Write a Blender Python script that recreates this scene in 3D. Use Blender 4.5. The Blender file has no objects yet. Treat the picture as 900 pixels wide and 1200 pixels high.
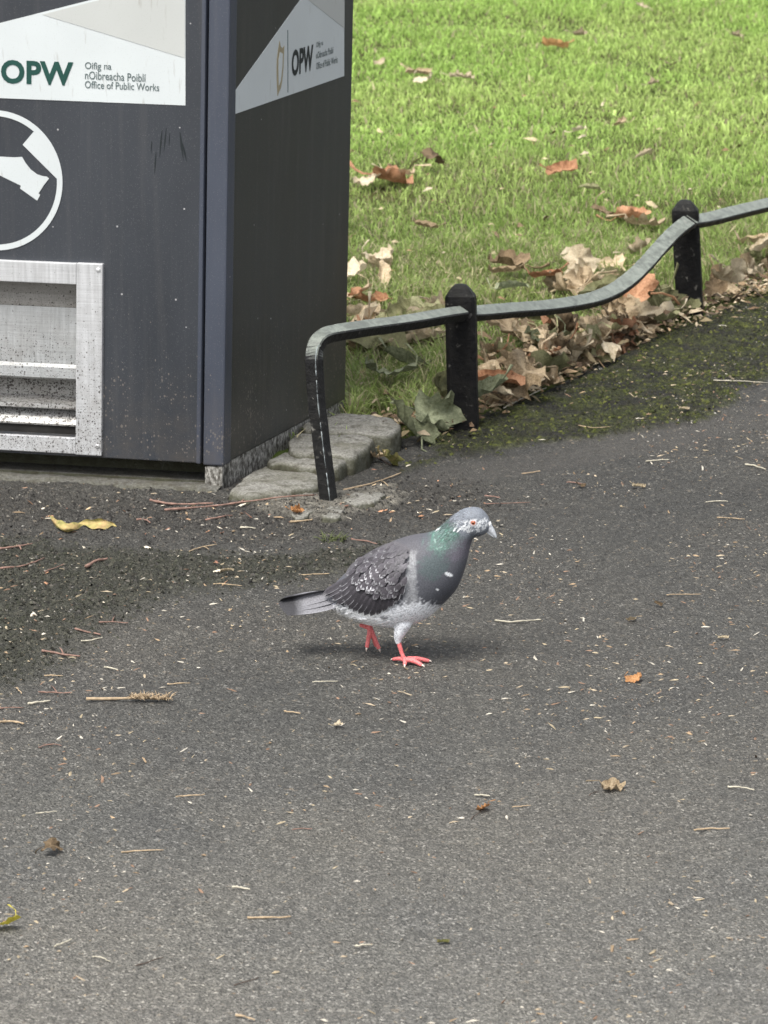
import bpy, math, random
import numpy as np
from mathutils import Vector, Matrix, noise as mnoise

random.seed(7)
RNG = np.random.default_rng(7)
scene = bpy.context.scene
COL = scene.collection

# ------------------------------------------------------------------ camera
F = 4700.0            # focal length in photograph pixels (900 x 1200)
HORIZON = -520.0
CAM_H = 1.58
PITCH = math.atan((600 - HORIZON) / F)
cam_d = bpy.data.cameras.new('camera')
cam = bpy.data.objects.new('camera', cam_d)
COL.objects.link(cam)
cam.location = (0, 0, CAM_H)
cam.rotation_euler = (math.pi / 2 - PITCH, 0, 0)
cam_d.sensor_fit = 'VERTICAL'
cam_d.sensor_height = 24.0
cam_d.lens = 24.0 * F / 1200.0
cam_d.clip_start = 0.05
cam_d.clip_end = 1000
cam_d.dof.use_dof = True
cam_d.dof.focus_distance = 6.0
cam_d.dof.aperture_fstop = 14.0
scene.camera = cam

# ------------------------------------------------------------------ sky, sun, exposure
SUN_EL, SUN_AZ = math.radians(60), math.radians(-150)   # from behind the camera, a little to the left
world = bpy.data.worlds.new('World')
scene.world = world
world.use_nodes = True
wn = world.node_tree.nodes
wl = world.node_tree.links
for n in list(wn):
    wn.remove(n)
sky = wn.new('ShaderNodeTexSky')
sky.sky_type = 'NISHITA'
sky.sun_disc = False
sky.sun_elevation = SUN_EL
sky.sun_rotation = SUN_AZ
sky.air_density = 1.0
sky.dust_density = 4.0
sky.ozone_density = 0.6
bg = wn.new('ShaderNodeBackground')
bg.inputs['Strength'].default_value = 0.11
wo = wn.new('ShaderNodeOutputWorld')
hs = wn.new('ShaderNodeHueSaturation')        # hazy white overcast: the same sky with little colour
hs.inputs['Saturation'].default_value = .30
wl.new(sky.outputs[0], hs.inputs['Color'])
wl.new(hs.outputs[0], bg.inputs[0])
wl.new(bg.outputs[0], wo.inputs[0])
sun_d = bpy.data.lights.new('sun', 'SUN')
sun_d.energy = 1.5
sun_d.angle = math.radians(26)
sun_d.color = (1.0, 0.96, 0.89)
sun = bpy.data.objects.new('sun', sun_d)
COL.objects.link(sun)
sdir = Vector((math.sin(SUN_AZ) * math.cos(SUN_EL), math.cos(SUN_AZ) * math.cos(SUN_EL), math.sin(SUN_EL)))
sun.rotation_euler = sdir.to_track_quat('Z', 'Y').to_euler()
scene.view_settings.view_transform = 'Standard'
scene.view_settings.look = 'None'
scene.view_settings.exposure = 1.35
scene.view_settings.gamma = 1.0

# ------------------------------------------------------------------ geometry of the place, read off the photograph
CO = np.array([0, 0, CAM_H])


def ray(x, y):
    dx = (x - 450.0) / F
    dy = (600.0 - y) / F
    return np.array([dx, math.cos(PITCH) + dy * math.sin(PITCH), -math.sin(PITCH) + dy * math.cos(PITCH)])


def P(x, y, z=0.0):
    """point of the horizontal plane z seen at photograph position x, y"""
    d = ray(x, y)
    return CO + d * ((z - CAM_H) / d[2])


def onplane(x, y, p0, n):
    d = ray(x, y)
    t = np.dot(np.asarray(p0) - CO, n) / np.dot(d, n)
    return CO + d * t


# ------------------------------------------------------------------ numpy noise
def _hash(ix, iy, seed):
    h = (ix.astype(np.int64) * 374761393 + iy.astype(np.int64) * 668265263 + seed * 1442695041) & 0x7fffffff
    h = ((h ^ (h >> 13)) * 1274126177) & 0x7fffffff
    h = h ^ (h >> 16)
    return (h & 0xffff) / 65535.0


def vnoise(x, y, seed=0):
    x = np.asarray(x, float); y = np.asarray(y, float)
    ix = np.floor(x); iy = np.floor(y)
    fx = x - ix; fy = y - iy
    fx = fx * fx * (3 - 2 * fx); fy = fy * fy * (3 - 2 * fy)
    a = _hash(ix, iy, seed); b = _hash(ix + 1, iy, seed)
    c = _hash(ix, iy + 1, seed); d = _hash(ix + 1, iy + 1, seed)
    return (a * (1 - fx) + b * fx) * (1 - fy) + (c * (1 - fx) + d * fx) * fy


def fbm(x, y, seed=0, o=3):
    s = 0; a = 0.5; t = 0
    for k in range(o):
        s = s + a * vnoise(x * 2 ** k, y * 2 ** k, seed + k * 17); t += a; a *= .5
    return s / t


def sdpoly(x, y, poly):
    """signed distance, positive inside"""
    x = np.asarray(x, float); y = np.asarray(y, float)
    d = np.full(x.shape, 1e9); ins = np.zeros(x.shape, bool)
    n = len(poly)
    for i in range(n):
        ax, ay = poly[i]; bx, by = poly[(i + 1) % n]
        ex, ey = bx - ax, by - ay
        wx, wy = x - ax, y - ay
        t = np.clip((wx * ex + wy * ey) / (ex * ex + ey * ey + 1e-12), 0, 1)
        d = np.minimum(d, (wx - t * ex) ** 2 + (wy - t * ey) ** 2)
        if ay != by:
            c = ((ay > y) != (by > y)) & (x < (bx - ax) * (y - ay) / (by - ay) + ax)
            ins ^= c
    d = np.sqrt(d)
    return np.where(ins, d, -d)


def sstep(a, b, x):
    t = np.clip((x - a) / (b - a), 0, 1)
    return t * t * (3 - 2 * t)


def wpoly(px):
    return [tuple(P(x, y)[:2]) for x, y in px]


MOSS_R = wpoly([(470, 556), (498, 520), (530, 503), (575, 486), (640, 458), (700, 425), (760, 395), (830, 368), (900, 343), (1150, 270),
                (1150, 385), (900, 452), (868, 460), (835, 488), (760, 501), (700, 512), (640, 527), (600, 534), (540, 542)])
MOSS_L = wpoly([(-500, 640), (0, 628), (120, 640), (240, 646), (330, 650), (420, 636), (500, 640), (500, 660), (420, 672), (350, 690),
                (300, 696), (240, 701), (170, 722), (130, 745), (100, 762), (60, 787), (20, 806), (0, 816), (-500, 1000)])
DIRT = wpoly([(-500, 560), (240, 572), (380, 588), (470, 556), (530, 556), (590, 585), (540, 610), (400, 640), (240, 640), (0, 628), (-500, 640)])
MORTAR = wpoly([(288, 590), (330, 583), (400, 575), (462, 570), (468, 588), (430, 600), (395, 612), (340, 610), (300, 602)])
WORN = wpoly([(470, 556), (540, 542), (640, 527), (760, 502), (835, 489), (905, 470), (900, 500), (800, 520), (700, 548), (600, 560), (500, 575)])

edge_px = [(478, 513), (500, 509), (530, 503), (575, 487), (640, 459), (700, 428), (760, 397), (830, 370), (900, 345), (1000, 312), (1150, 268)]
ew = [P(a, b)[:2] for a, b in edge_px]
EX = np.array([-60, -0.6, -0.3, -0.1] + [p[0] for p in ew] + [30])
EY = np.array([7.05, 7.05, 7.02, 6.98] + [p[1] for p in ew] + [60])


def edgeY(x):
    return np.interp(x, EX, EY)


def masks(x, y):
    n1 = (fbm(x * 9, y * 9, 3) - .5) * .22 + (fbm(x * 45, y * 45, 9) - .5) * .08
    mr = sstep(-.012, .03, sdpoly(x, y, MOSS_R) + n1 * .45)
    ml = sstep(-.03, .09, sdpoly(x, y, MOSS_L) + n1 * .4)
    dt = sstep(-.08, .14, sdpoly(x, y, DIRT) + n1 * .8)
    mo = sstep(-.012, .012, sdpoly(x, y, MORTAR) + n1 * .25)
    wr = sstep(-.02, .03, sdpoly(x, y, WORN) + n1 * .3)
    return mr, ml, dt, mo, wr


def hgt(x, y, fine=True, ms=None):
    x = np.asarray(x, float); y = np.asarray(y, float)
    mr, ml, dt, mo, wr = ms if ms is not None else masks(x, y)
    h = .010 * (fbm(x * 1.3, y * 1.3, 1) - .5) + .004 * (fbm(x * 7, y * 7, 2) - .5)
    h = h + mr * (.007 + .007 * (fbm(x * 40, y * 40, 5) - .5)) + ml * (.006 + .006 * (fbm(x * 55, y * 55, 6) - .5))
    h = h + dt * .010 * (fbm(x * 28, y * 28, 7) - .5) + mo * (.006 + .010 * (fbm(x * 30, y * 30, 8) - .5)) - wr * .002
    if fine:
        rough = .0036 + .0034 * np.clip(mr + ml + dt, 0, 1)
        h = h + rough * (vnoise(x * 170, y * 120, 11) - .5) + .0012 * (vnoise(x * 60, y * 60, 12) - .5)
    lawn = sstep(-.01, .05, y - edgeY(x))
    return h * (1 - lawn) + lawn * (.006 + .03 * (fbm(x * 1.6, y * 1.6, 21) - .5) + .012 * (fbm(x * 11, y * 11, 22) - .5))


def H1(x, y):
    return float(hgt(np.array([x]), np.array([y]), False)[0])


def G(px, py, up=0.0):
    """ground point seen at photograph position"""
    p = P(px, py)
    for _ in range(2):
        z = H1(p[0], p[1]); p = P(px, py, z)
    p[2] += up
    return p


# ------------------------------------------------------------------ object helpers
def mesh_np(name, V, Fc, colors=None, smooth=True, cname='Col'):
    """V (n,3); Fc (m,k) int array or list of faces"""
    me = bpy.data.meshes.new(name)
    V = np.asarray(V, np.float32)
    if isinstance(Fc, np.ndarray):
        k = Fc.shape[1]
        me.vertices.add(len(V)); me.vertices.foreach_set('co', V.ravel())
        me.loops.add(Fc.size); me.loops.foreach_set('vertex_index', Fc.astype(np.int32).ravel())
        me.polygons.add(len(Fc))
        me.polygons.foreach_set('loop_start', np.arange(0, Fc.size, k, dtype=np.int32))
        me.polygons.foreach_set('loop_total', np.full(len(Fc), k, np.int32))
    else:
        me.from_pydata([tuple(map(float, v)) for v in V], [], [tuple(map(int, f)) for f in Fc])
    if colors is not None:
        c = np.asarray(colors, np.float32)
        if c.shape[1] == 3:
            c = np.concatenate([c, np.ones((len(c), 1), np.float32)], 1)
        at = me.color_attributes.new(cname, 'FLOAT_COLOR', 'POINT')
        at.data.foreach_set('color', c.ravel())
    me.update(calc_edges=True)
    me.polygons.foreach_set('use_smooth', np.full(len(me.polygons), smooth, bool))
    return me


def wloc(o):
    v = Vector((0, 0, 0))
    while o is not None:
        v += Vector(o.location); o = o.parent
    return v


def link(name, me, mat=None, parent=None, origin=None, label=None, cat=None, group=None, kind=None):
    """mesh given in world coordinates; stored relative to parent or to its own origin"""
    o = bpy.data.objects.new(name, me)
    if mat is not None:
        if isinstance(mat, (list, tuple)):
            for m in mat: me.materials.append(m)
        else:
            me.materials.append(mat)
    off = Vector((0, 0, 0))
    if parent is not None:
        o.parent = parent
        off = wloc(parent)
    if origin is not None:
        origin = Vector(tuple(map(float, origin)))
        o.location = origin - off
        off = origin
    if off.length > 0:
        me.transform(Matrix.Translation(-off))
    COL.objects.link(o)
    tag(o, label, cat, group, kind)
    return o


def tag(o, label=None, cat=None, group=None, kind=None):
    if label: o['label'] = label
    if cat: o['category'] = cat
    if group: o['group'] = group
    if kind: o['kind'] = kind
    return o


def empty(name, loc, label, cat, group=None):
    o = bpy.data.objects.new(name, None)
    o.location = tuple(map(float, loc))
    o.empty_display_size = .05
    COL.objects.link(o)
    return tag(o, label, cat, group)


class MB:
    def __init__(s):
        s.v = []; s.f = []; s.c = []

    def add(s, V, Fc, c=None):
        b = len(s.v)
        s.v += [tuple(map(float, p)) for p in V]
        s.f += [tuple(i + b for i in f) for f in Fc]
        if c is not None:
            if len(np.shape(c)) == 1: c = [c] * len(V)
            s.c += [tuple(map(float, q)) for q in c]
        return s

    def mesh(s, name, smooth=True):
        return mesh_np(name, np.array(s.v), s.f, np.array(s.c) if s.c else None, smooth)


def tube(path, rad, n=8, cap=True, jitter=0):
    """tapered tube along a path"""
    path = [Vector(tuple(map(float, p))) for p in path]
    m = len(path)
    if not hasattr(rad, '__len__'): rad = [rad] * m
    V = []; Fc = []
    t0 = (path[1] - path[0]).normalized()
    ref = Vector((0, 0, 1)) if abs(t0.z) < .9 else Vector((1, 0, 0))
    nrm = (ref - t0 * ref.dot(t0)).normalized()
    for i in range(m):
        t = (path[min(i + 1, m - 1)] - path[max(i - 1, 0)]).normalized()
        nrm = (nrm - t * nrm.dot(t)).normalized()
        b = t.cross(nrm)
        for k in range(n):
            a = 2 * math.pi * k / n
            r = rad[i] * (1 + jitter * (random.random() - .5))
            V.append(path[i] + (nrm * math.cos(a) + b * math.sin(a)) * r)
    for i in range(m - 1):
        for k in range(n):
            k2 = (k + 1) % n
            Fc.append((i * n + k, i * n + k2, (i + 1) * n + k2, (i + 1) * n + k))
    if cap:
        Fc.append(tuple(range(n - 1, -1, -1)))
        Fc.append(tuple((m - 1) * n + k for k in range(n)))
    return V, Fc


def catmull(pts, n):
    pts = np.asarray(pts, float)
    k = len(pts)
    out = []
    for s in np.linspace(0, k - 1, n):
        i = min(int(s), k - 2); t = s - i
        p0 = pts[max(i - 1, 0)]; p1 = pts[i]; p2 = pts[i + 1]; p3 = pts[min(i + 2, k - 1)]
        out.append(.5 * (2 * p1 + (p2 - p0) * t + (2 * p0 - 5 * p1 + 4 * p2 - p3) * t * t + (3 * p1 - p0 - 3 * p2 + p3) * t ** 3))
    return np.array(out)


# ------------------------------------------------------------------ materials
class NT:
    def __init__(s, name, rough=.6, spec=.3):
        s.m = bpy.data.materials.new(name); s.m.use_nodes = True
        s.n = s.m.node_tree.nodes; s.l = s.m.node_tree.links
        s.b = s.n['Principled BSDF']
        s.b.inputs['Roughness'].default_value = rough
        s.b.inputs['Specular IOR Level'].default_value = spec
        s.tc = s.n.new('ShaderNodeTexCoord')
        s.geo = s.n.new('ShaderNodeNewGeometry')

    def pos(s): return s.geo.outputs['Position']
    def obj(s): return s.tc.outputs['Object']

    def noise(s, scale, vec=None, detail=3, rough=.5, out='Fac'):
        t = s.n.new('ShaderNodeTexNoise')
        t.inputs['Scale'].default_value = scale; t.inputs['Detail'].default_value = detail
        t.inputs['Roughness'].default_value = rough
        s.l.new(vec if vec is not None else s.pos(), t.inputs['Vector'])
        return t.outputs[out]

    def voro(s, scale, vec=None, out='Distance', feature='F1', rnd=1.0):
        t = s.n.new('ShaderNodeTexVoronoi'); t.feature = feature
        t.inputs['Scale'].default_value = scale; t.inputs['Randomness'].default_value = rnd
        s.l.new(vec if vec is not None else s.pos(), t.inputs['Vector'])
        return t.outputs[out]

    def scale(s, vec, sc):
        t = s.n.new('ShaderNodeMapping'); t.inputs['Scale'].default_value = sc
        s.l.new(vec, t.inputs['Vector']); return t.outputs[0]

    def ramp(s, fac, stops, interp='LINEAR'):
        t = s.n.new('ShaderNodeValToRGB'); t.color_ramp.interpolation = interp
        e = t.color_ramp.elements
        while len(e) < len(stops): e.new(.5)
        for q, (p, c) in zip(e, stops):
            q.position = p
            q.color = (c, c, c, 1) if not hasattr(c, '__len__') else (*c, 1)
        s.l.new(fac, t.inputs[0]); return t.outputs[0]

    def mix(s, fac, a, b, blend='MIX'):
        t = s.n.new('ShaderNodeMix'); t.data_type = 'RGBA'; t.blend_type = blend
        for i, v in ((0, fac), (6, a), (7, b)):
            sock = t.inputs[i]
            if isinstance(v, bpy.types.NodeSocket): s.l.new(v, sock)
            elif hasattr(v, '__len__'): sock.default_value = (*v, 1) if len(v) == 3 else v
            else: sock.default_value = v if i == 0 else (v, v, v, 1)
        return t.outputs[2]

    def math(s, op, a, b=0.0, clamp=False):
        t = s.n.new('ShaderNodeMath'); t.operation = op; t.use_clamp = clamp
        for sock, v in ((t.inputs[0], a), (t.inputs[1], b)):
            if isinstance(v, bpy.types.NodeSocket): s.l.new(v, sock)
            else: sock.default_value = v
        return t.outputs[0]

    def attr(s, name='Col', out='Color'):
        t = s.n.new('ShaderNodeAttribute'); t.attribute_name = name
        return t.outputs[out]

    def sep(s, col):
        t = s.n.new('ShaderNodeSeparateColor'); s.l.new(col, t.inputs[0]); return t.outputs

    def sepxyz(s, v):
        t = s.n.new('ShaderNodeSeparateXYZ'); s.l.new(v, t.inputs[0]); return t.outputs

    def orand(s):
        return s.n.new('ShaderNodeObjectInfo').outputs['Random']

    def bump(s, h, dist=.002, strength=1.0, prev=None):
        t = s.n.new('ShaderNodeBump'); t.inputs['Distance'].default_value = dist; t.inputs['Strength'].default_value = strength
        s.l.new(h, t.inputs['Height'])
        if prev is not None: s.l.new(prev, t.inputs['Normal'])
        return t.outputs[0]

    def fin(s, color=None, normal=None, rough=None, metal=None):
        for k, v in (('Base Color', color), ('Normal', normal), ('Roughness', rough), ('Metallic', metal)):
            if v is None: continue
            if isinstance(v, bpy.types.NodeSocket): s.l.new(v, s.b.inputs[k])
            elif hasattr(v, '__len__'): s.b.inputs[k].default_value = (*v, 1)
            else: s.b.inputs[k].default_value = v
        return s.m


def mat_tarmac():
    t = NT('tarmac', .85, .25)
    v = t.pos()
    a = t.attr('Col'); r, g, b = t.sep(a)[0:3]          # mossR, mossL, dirt
    a2 = t.attr('Col2'); mo, wr = t.sep(a2)[0:2]
    cellc = t.voro(340, v, 'Color'); cell = t.sep(cellc)[0]
    celld = t.voro(260, v, 'Distance')
    cell2 = t.sep(t.voro(190, v, 'Color'))[1]
    n1 = t.noise(700, v, 2); n2 = t.noise(6, v, 4, .6); n3 = t.noise(45, v, 4, .6)
    stone = t.ramp(cell, [(0, .026), (.3, .045), (.7, .076), (.93, .118), (1, .22)])
    base = t.mix(1.0, stone, (1.04, 1.01, .93), 'MULTIPLY')
    base = t.mix(.35, base, t.mix(1.0, t.ramp(n1, [(.3, .025), (.7, .105)]), (1.0, 1.0, .93), 'MULTIPLY'))
    base = t.mix(1.0, base, t.ramp(n2, [(.25, (.82, .82, .83)), (.75, (1.16, 1.15, 1.12))]), 'MULTIPLY')
    n9 = t.noise(1.6, v, 3, .55)
    base = t.mix(1.0, base, t.ramp(n9, [(.35, (.91, .92, .93)), (.65, (1.08, 1.06, 1.03))]), 'MULTIPLY')
    base = t.mix(1.0, base, t.ramp(n3, [(.3, .85), (.7, 1.12)]), 'MULTIPLY')
    # paler near, darker towards the verge: partly wear, partly grazing-angle brightness painted in
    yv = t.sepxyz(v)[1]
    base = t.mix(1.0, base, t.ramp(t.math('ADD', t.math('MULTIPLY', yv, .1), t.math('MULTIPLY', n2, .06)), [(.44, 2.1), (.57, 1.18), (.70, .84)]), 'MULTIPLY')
    pit = t.math('LESS_THAN', t.voro(120, v), .13)
    base = t.mix(t.math('MULTIPLY', pit, t.ramp(n2, [(.4, .1), (.6, .75)])), base, (.018, .017, .015))
    ag = t.math('MULTIPLY', t.math('LESS_THAN', t.voro(75, v), .20), t.math('GREATER_THAN', t.sep(t.voro(75, v, 'Color'))[2], .86))
    base = t.mix(t.math('MULTIPLY', ag, .6), base, (.19, .18, .16))
    # pale chips and straw dust
    fl = t.ramp(cell2, [(.955, 0.0), (.975, 1.0)])
    fl = t.math('MULTIPLY', fl, t.ramp(n3, [(.45, 0.0), (.62, 1.0)]))
    base = t.mix(t.math('MULTIPLY', fl, .55), base, (.24, .20, .15))
    # damp dirt next to the verge
    dirtc = t.mix(t.ramp(n3, [(.3, 0.0), (.7, 1.0)]), (.020, .019, .017), (.052, .048, .042))
    dirtc = t.mix(.35, dirtc, base)
    base = t.mix(t.math('MULTIPLY', b, .75), base, dirtc)
    # worn smooth edge
    base = t.mix(t.math('MULTIPLY', wr, .5), base, (.072, .068, .062))
    # moss
    nm = t.noise(85, v, 4, .7); nb = t.noise(11, v, 4, .6)
    mossc = t.ramp(nm, [(.32, (.008, .009, .004)), (.5, (.034, .040, .011)), (.64, (.085, .096, .020)), (.85, (.15, .145, .05))])
    mossd = t.ramp(nm, [(.32, (.007, .007, .005)), (.6, (.028, .027, .021)), (.85, (.075, .07, .055))])
    mcol = t.mix(t.ramp(nb, [(.38, 0.0), (.6, 1.0)]), mossd, mossc)
    base = t.mix(t.math('MULTIPLY', r, .95), base, mcol)
    mossl = t.ramp(nm, [(.32, (.012, .013, .009)), (.55, (.038, .040, .028)), (.85, (.10, .098, .07))])
    base = t.mix(t.math('MULTIPLY', g, .72), base, mossl)
    # mortar
    mc = t.ramp(t.noise(60, v, 4, .7), [(.3, (.06, .055, .045)), (.55, (.17, .16, .135)), (.8, (.32, .30, .25))])
    base = t.mix(t.math('MULTIPLY', mo, .8), base, mc)
    nor = t.bump(celld, .0040, 1.0)
    nor = t.bump(n1, .0016, .8, nor)
    bm = t.n.new('ShaderNodeBump'); bm.inputs['Distance'].default_value = .007
    t.l.new(t.math('ADD', r, g, True), bm.inputs['Strength']); t.l.new(nm, bm.inputs['Height']); t.l.new(nor, bm.inputs['Normal'])
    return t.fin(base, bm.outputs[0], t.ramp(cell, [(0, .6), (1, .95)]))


def mat_soil():
    t = NT('lawn_soil', .95, .1)
    n = t.noise(30, None, 5, .7); m = t.noise(3, None, 3)
    c = t.ramp(n, [(.3, (.020, .016, .009)), (.5, (.055, .048, .02)), (.75, (.13, .105, .05))])
    c = t.mix(t.ramp(m, [(.35, .2), (.65, .75)]), c, (.05, .085, .016))
    return t.fin(c, t.bump(n, .01))


def mat_grass():
    t = NT('grass_blades', .5, .3)
    c = t.attr('Col')
    t.fin(c)
    tr = t.n.new('ShaderNodeBsdfTranslucent'); t.l.new(c, tr.inputs[0])
    mx = t.n.new('ShaderNodeMixShader'); mx.inputs[0].default_value = .45
    out = t.n['Material Output']
    t.l.new(t.b.outputs[0], mx.inputs[1]); t.l.new(tr.outputs[0], mx.inputs[2]); t.l.new(mx.outputs[0], out.inputs[0])
    return t.m


def mat_vcol(name, rough=.7, spec=.3, bumps=(0, 0), mod=0.15, sc=200):
    t = NT(name, rough, spec)
    c = t.attr('Col')
    n = t.noise(sc, t.pos(), 3)
    c = t.mix(1.0, c, t.ramp(n, [(.25, 1 - mod), (.75, 1 + mod)]), 'MULTIPLY')
    nor = t.bump(t.noise(bumps[0]), bumps[1]) if bumps[0] else None
    return t.fin(c, nor)


def mat_leaf(name, c1, c2, c3, spots=.5):
    t = NT(name, .72, .25)
    o = t.obj()
    r = t.orand()
    n = t.noise(22, o, 4, .65); n2 = t.noise(110, o, 3, .6)
    c = t.ramp(t.math('ADD', t.math('MULTIPLY', n, .75), t.math('MULTIPLY', r, .25)), [(.32, c1), (.5, c2), (.68, c3)])
    a = t.attr('Col'); vein = t.sep(a)[0]
    c = t.mix(t.math('MULTIPLY', vein, .35), c, tuple(min(1, q * 1.7) for q in c3))
    c = t.mix(1.0, c, t.ramp(n2, [(.3, .72), (.7, 1.2)]), 'MULTIPLY')
    c = t.mix(1.0, c, t.ramp(r, [(0, .7), (1, 1.25)]), 'MULTIPLY')
    t.fin(c, t.bump(t.math('ADD', t.math('MULTIPLY', vein, -.5), n2), .0012))
    tr = t.n.new('ShaderNodeBsdfTranslucent'); t.l.new(c, tr.inputs[0])
    mx = t.n.new('ShaderNodeMixShader'); mx.inputs[0].default_value = .18
    t.l.new(t.b.outputs[0], mx.inputs[1]); t.l.new(tr.outputs[0], mx.inputs[2]); t.l.new(mx.outputs[0], t.n['Material Output'].inputs[0])
    return t.m


def mat_paint(name, col, splash=True, rough=.42):
    t = NT(name, rough, .5)
    v = t.pos(); z = t.sepxyz(v)[2]
    n = t.noise(3.2, t.scale(v, (1, 1, .35)), 4, .6); nf = t.noise(420, v, 2)
    c = t.mix(1.0, col, t.ramp(n, [(.3, .82), (.7, 1.22)]), 'MULTIPLY')
    # vertical rain streaks of dust
    st = t.noise(1.0, t.scale(v, (60, 60, 2.2)), 3, .6)
    c = t.mix(t.ramp(st, [(.52, 0.0), (.75, .10)]), c, (.16, .15, .14))
    if splash:
        vq = t.scale(v, (1, 1, .72))
        vo = t.voro(260, vq); sz = t.sep(t.voro(260, vq, 'Color'))[0]
        low = t.ramp(z, [(.06, 1.0), (.40, .0)])
        low = t.math('MULTIPLY', low, t.ramp(t.noise(14, v, 3, .6), [(.35, .2), (.62, 1.3)]))
        thr = t.math('MULTIPLY', t.math('MULTIPLY', t.math('POWER', sz, 3.0), low), .62)
        sp = t.math('LESS_THAN', vo, thr)
        c = t.mix(t.math('MULTIPLY', sp, .5), c, (.20, .175, .15))
        vo5 = t.voro(520, v); sz5 = t.sep(t.voro(520, v, 'Color'))[2]
        c = t.mix(t.math('MULTIPLY', t.math('LESS_THAN', vo5, t.math('MULTIPLY', t.math('POWER', sz5, 3.0), .4)), .16), c, (.3, .29, .27))
        vo2 = t.voro(38, v); sz2 = t.sep(t.voro(38, v, 'Color'))[1]
        sp2 = t.math('MULTIPLY', t.math('LESS_THAN', vo2, t.math('MULTIPLY', sz2, .07)), t.math('GREATER_THAN', sz2, .72))
        c = t.mix(t.math('MULTIPLY', sp2, .7), c, (.45, .45, .45))
        c = t.mix(t.math('MULTIPLY', t.ramp(z, [(.05, 1.0), (.22, 0.0)]), t.ramp(t.noise(26, v, 4, .7), [(.35, 0.0), (.7, .4)])), c, (.085, .072, .058))
    r = t.ramp(n, [(.3, rough - .08), (.7, rough + .14)])
    return t.fin(c, t.bump(nf, .0004, .5), r)


def mat_steel(name='brushed_steel', dirt=1.0, base=(.62, .63, .64), metal=.55, lo=.04, hi=.46):
    t = NT(name, .42, .5)
    v = t.pos(); z = t.sepxyz(v)[2]
    br = t.noise(1.0, t.scale(v, (8, 8, 420)), 3, .6)
    br2 = t.noise(1.0, t.scale(v, (260, 260, 9)), 3, .6)
    c = t.mix(1.0, base, t.ramp(t.mix(.5, br, br2), [(.3, .78), (.7, 1.15)]), 'MULTIPLY')
    low = t.ramp(z, [(lo, 1.0), (hi, 0.06)])
    vo = t.voro(240, v); sz = t.sep(t.voro(240, v, 'Color'))[0]
    thr = t.math('MULTIPLY', t.math('MULTIPLY', t.math('POWER', sz, 2.2), t.math('MULTIPLY', low, t.ramp(t.noise(40, v, 3), [(.3, .5), (.65, 1.3)]))), .55 * dirt)
    sp = t.math('LESS_THAN', vo, thr)
    vo3 = t.voro(420, v); sz3 = t.sep(t.voro(420, v, 'Color'))[0]
    sp3 = t.math('LESS_THAN', vo3, t.math('MULTIPLY', t.math('MULTIPLY', sz3, low), .45 * dirt))
    grime = t.math('MULTIPLY', t.ramp(t.noise(24, v, 4, .7), [(.42, 0.0), (.75, .55)]), low)
    c = t.mix(grime, c, (.13, .11, .09))
    c = t.mix(t.math('MULTIPLY', t.math('MAXIMUM', sp, sp3), .9), c, (.028, .022, .018))
    m = t.math('MULTIPLY', t.math('SUBTRACT', 1.0, t.math('MAXIMUM', sp, grime)), metal)
    return t.fin(c, t.bump(br, .0003, .4), t.ramp(br2, [(.3, .34), (.7, .52)]), m)


def mat_stipple():
    t = NT('stippled_grey_base', .8, .2)
    v = t.pos()
    n = t.noise(1.0, t.scale(v, (170, 170, 95)), 3, .6)
    c = t.ramp(n, [(.36, (.055, .05, .042)), (.5, (.17, .165, .15)), (.66, (.40, .39, .36))])
    return t.fin(c, t.bump(n, .002))


def mat_granite(name='granite_kerb', k=1.0):
    t = NT(name, .88, .2)
    v = t.pos()
    n = t.noise(260, v, 3, .6); m = t.noise(14, v, 4, .65); w = t.noise(55, v, 4, .7)
    c = t.ramp(n, [(.3, (.17 * k, .165 * k, .15 * k)), (.5, (.30 * k, .295 * k, .265 * k)), (.72, (.48 * k, .47 * k, .43 * k))])
    c = t.mix(t.ramp(m, [(.44, 0.0), (.68, .7)]), c, (.085, .082, .058))
    up = t.sepxyz(t.geo.outputs['Normal'])[2]
    side = t.ramp(up, [(.35, .92), (.85, 0.0)])
    c = t.mix(t.math('MULTIPLY', side, t.ramp(w, [(.3, .6), (.6, 1.0)])), c, (.045, .046, .026))
    c = t.mix(t.ramp(w, [(.50, 0.0), (.66, .7)]), c, (.045, .04, .03))
    return t.fin(c, t.bump(n, .0012, .8, t.bump(w, .005)))


def mat_iron(name, base=(.006, .006, .0065), sky_amt=.5, spec=.35):
    t = NT(name, .6, spec)
    v = t.pos()
    n = t.noise(1.0, t.scale(v, (60, 60, 60)), 4, .7); f = t.noise(350, v, 3); sc = t.noise(1.0, t.scale(v, (14, 14, 90)), 3, .5)
    up = t.sepxyz(t.geo.outputs['Normal'])[2]
    c = t.mix(t.ramp(n, [(.4, 0.0), (.75, .5)]), base, (.022, .021, .018))
    sky_top = t.math('MULTIPLY', t.ramp(up, [(.25, 0.0), (.8, 1.0)]), t.ramp(n, [(.3, .45), (.6, 1.0)]))  # sky reflection painted on upward faces as a pale tint, uneven by noise
    c = t.mix(t.math('MULTIPLY', sky_top, sky_amt), c, (.23, .255, .225))
    c = t.mix(t.math('MULTIPLY', t.ramp(sc, [(.56, 0.0), (.66, .5)]), sky_top), c, (.05, .055, .05))
    e = t.math('MULTIPLY', t.math('GREATER_THAN', t.voro(90, v, 'Distance'), .78), t.ramp(n, [(.5, 0.0), (.7, 1.0)]))
    c = t.mix(t.math('MULTIPLY', e, .5), c, (.30, .29, .26))
    return t.fin(c, t.bump(f, .0008, .7, t.bump(n, .0025)), t.ramp(n, [(.3, .42), (.7, .75)]))


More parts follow.
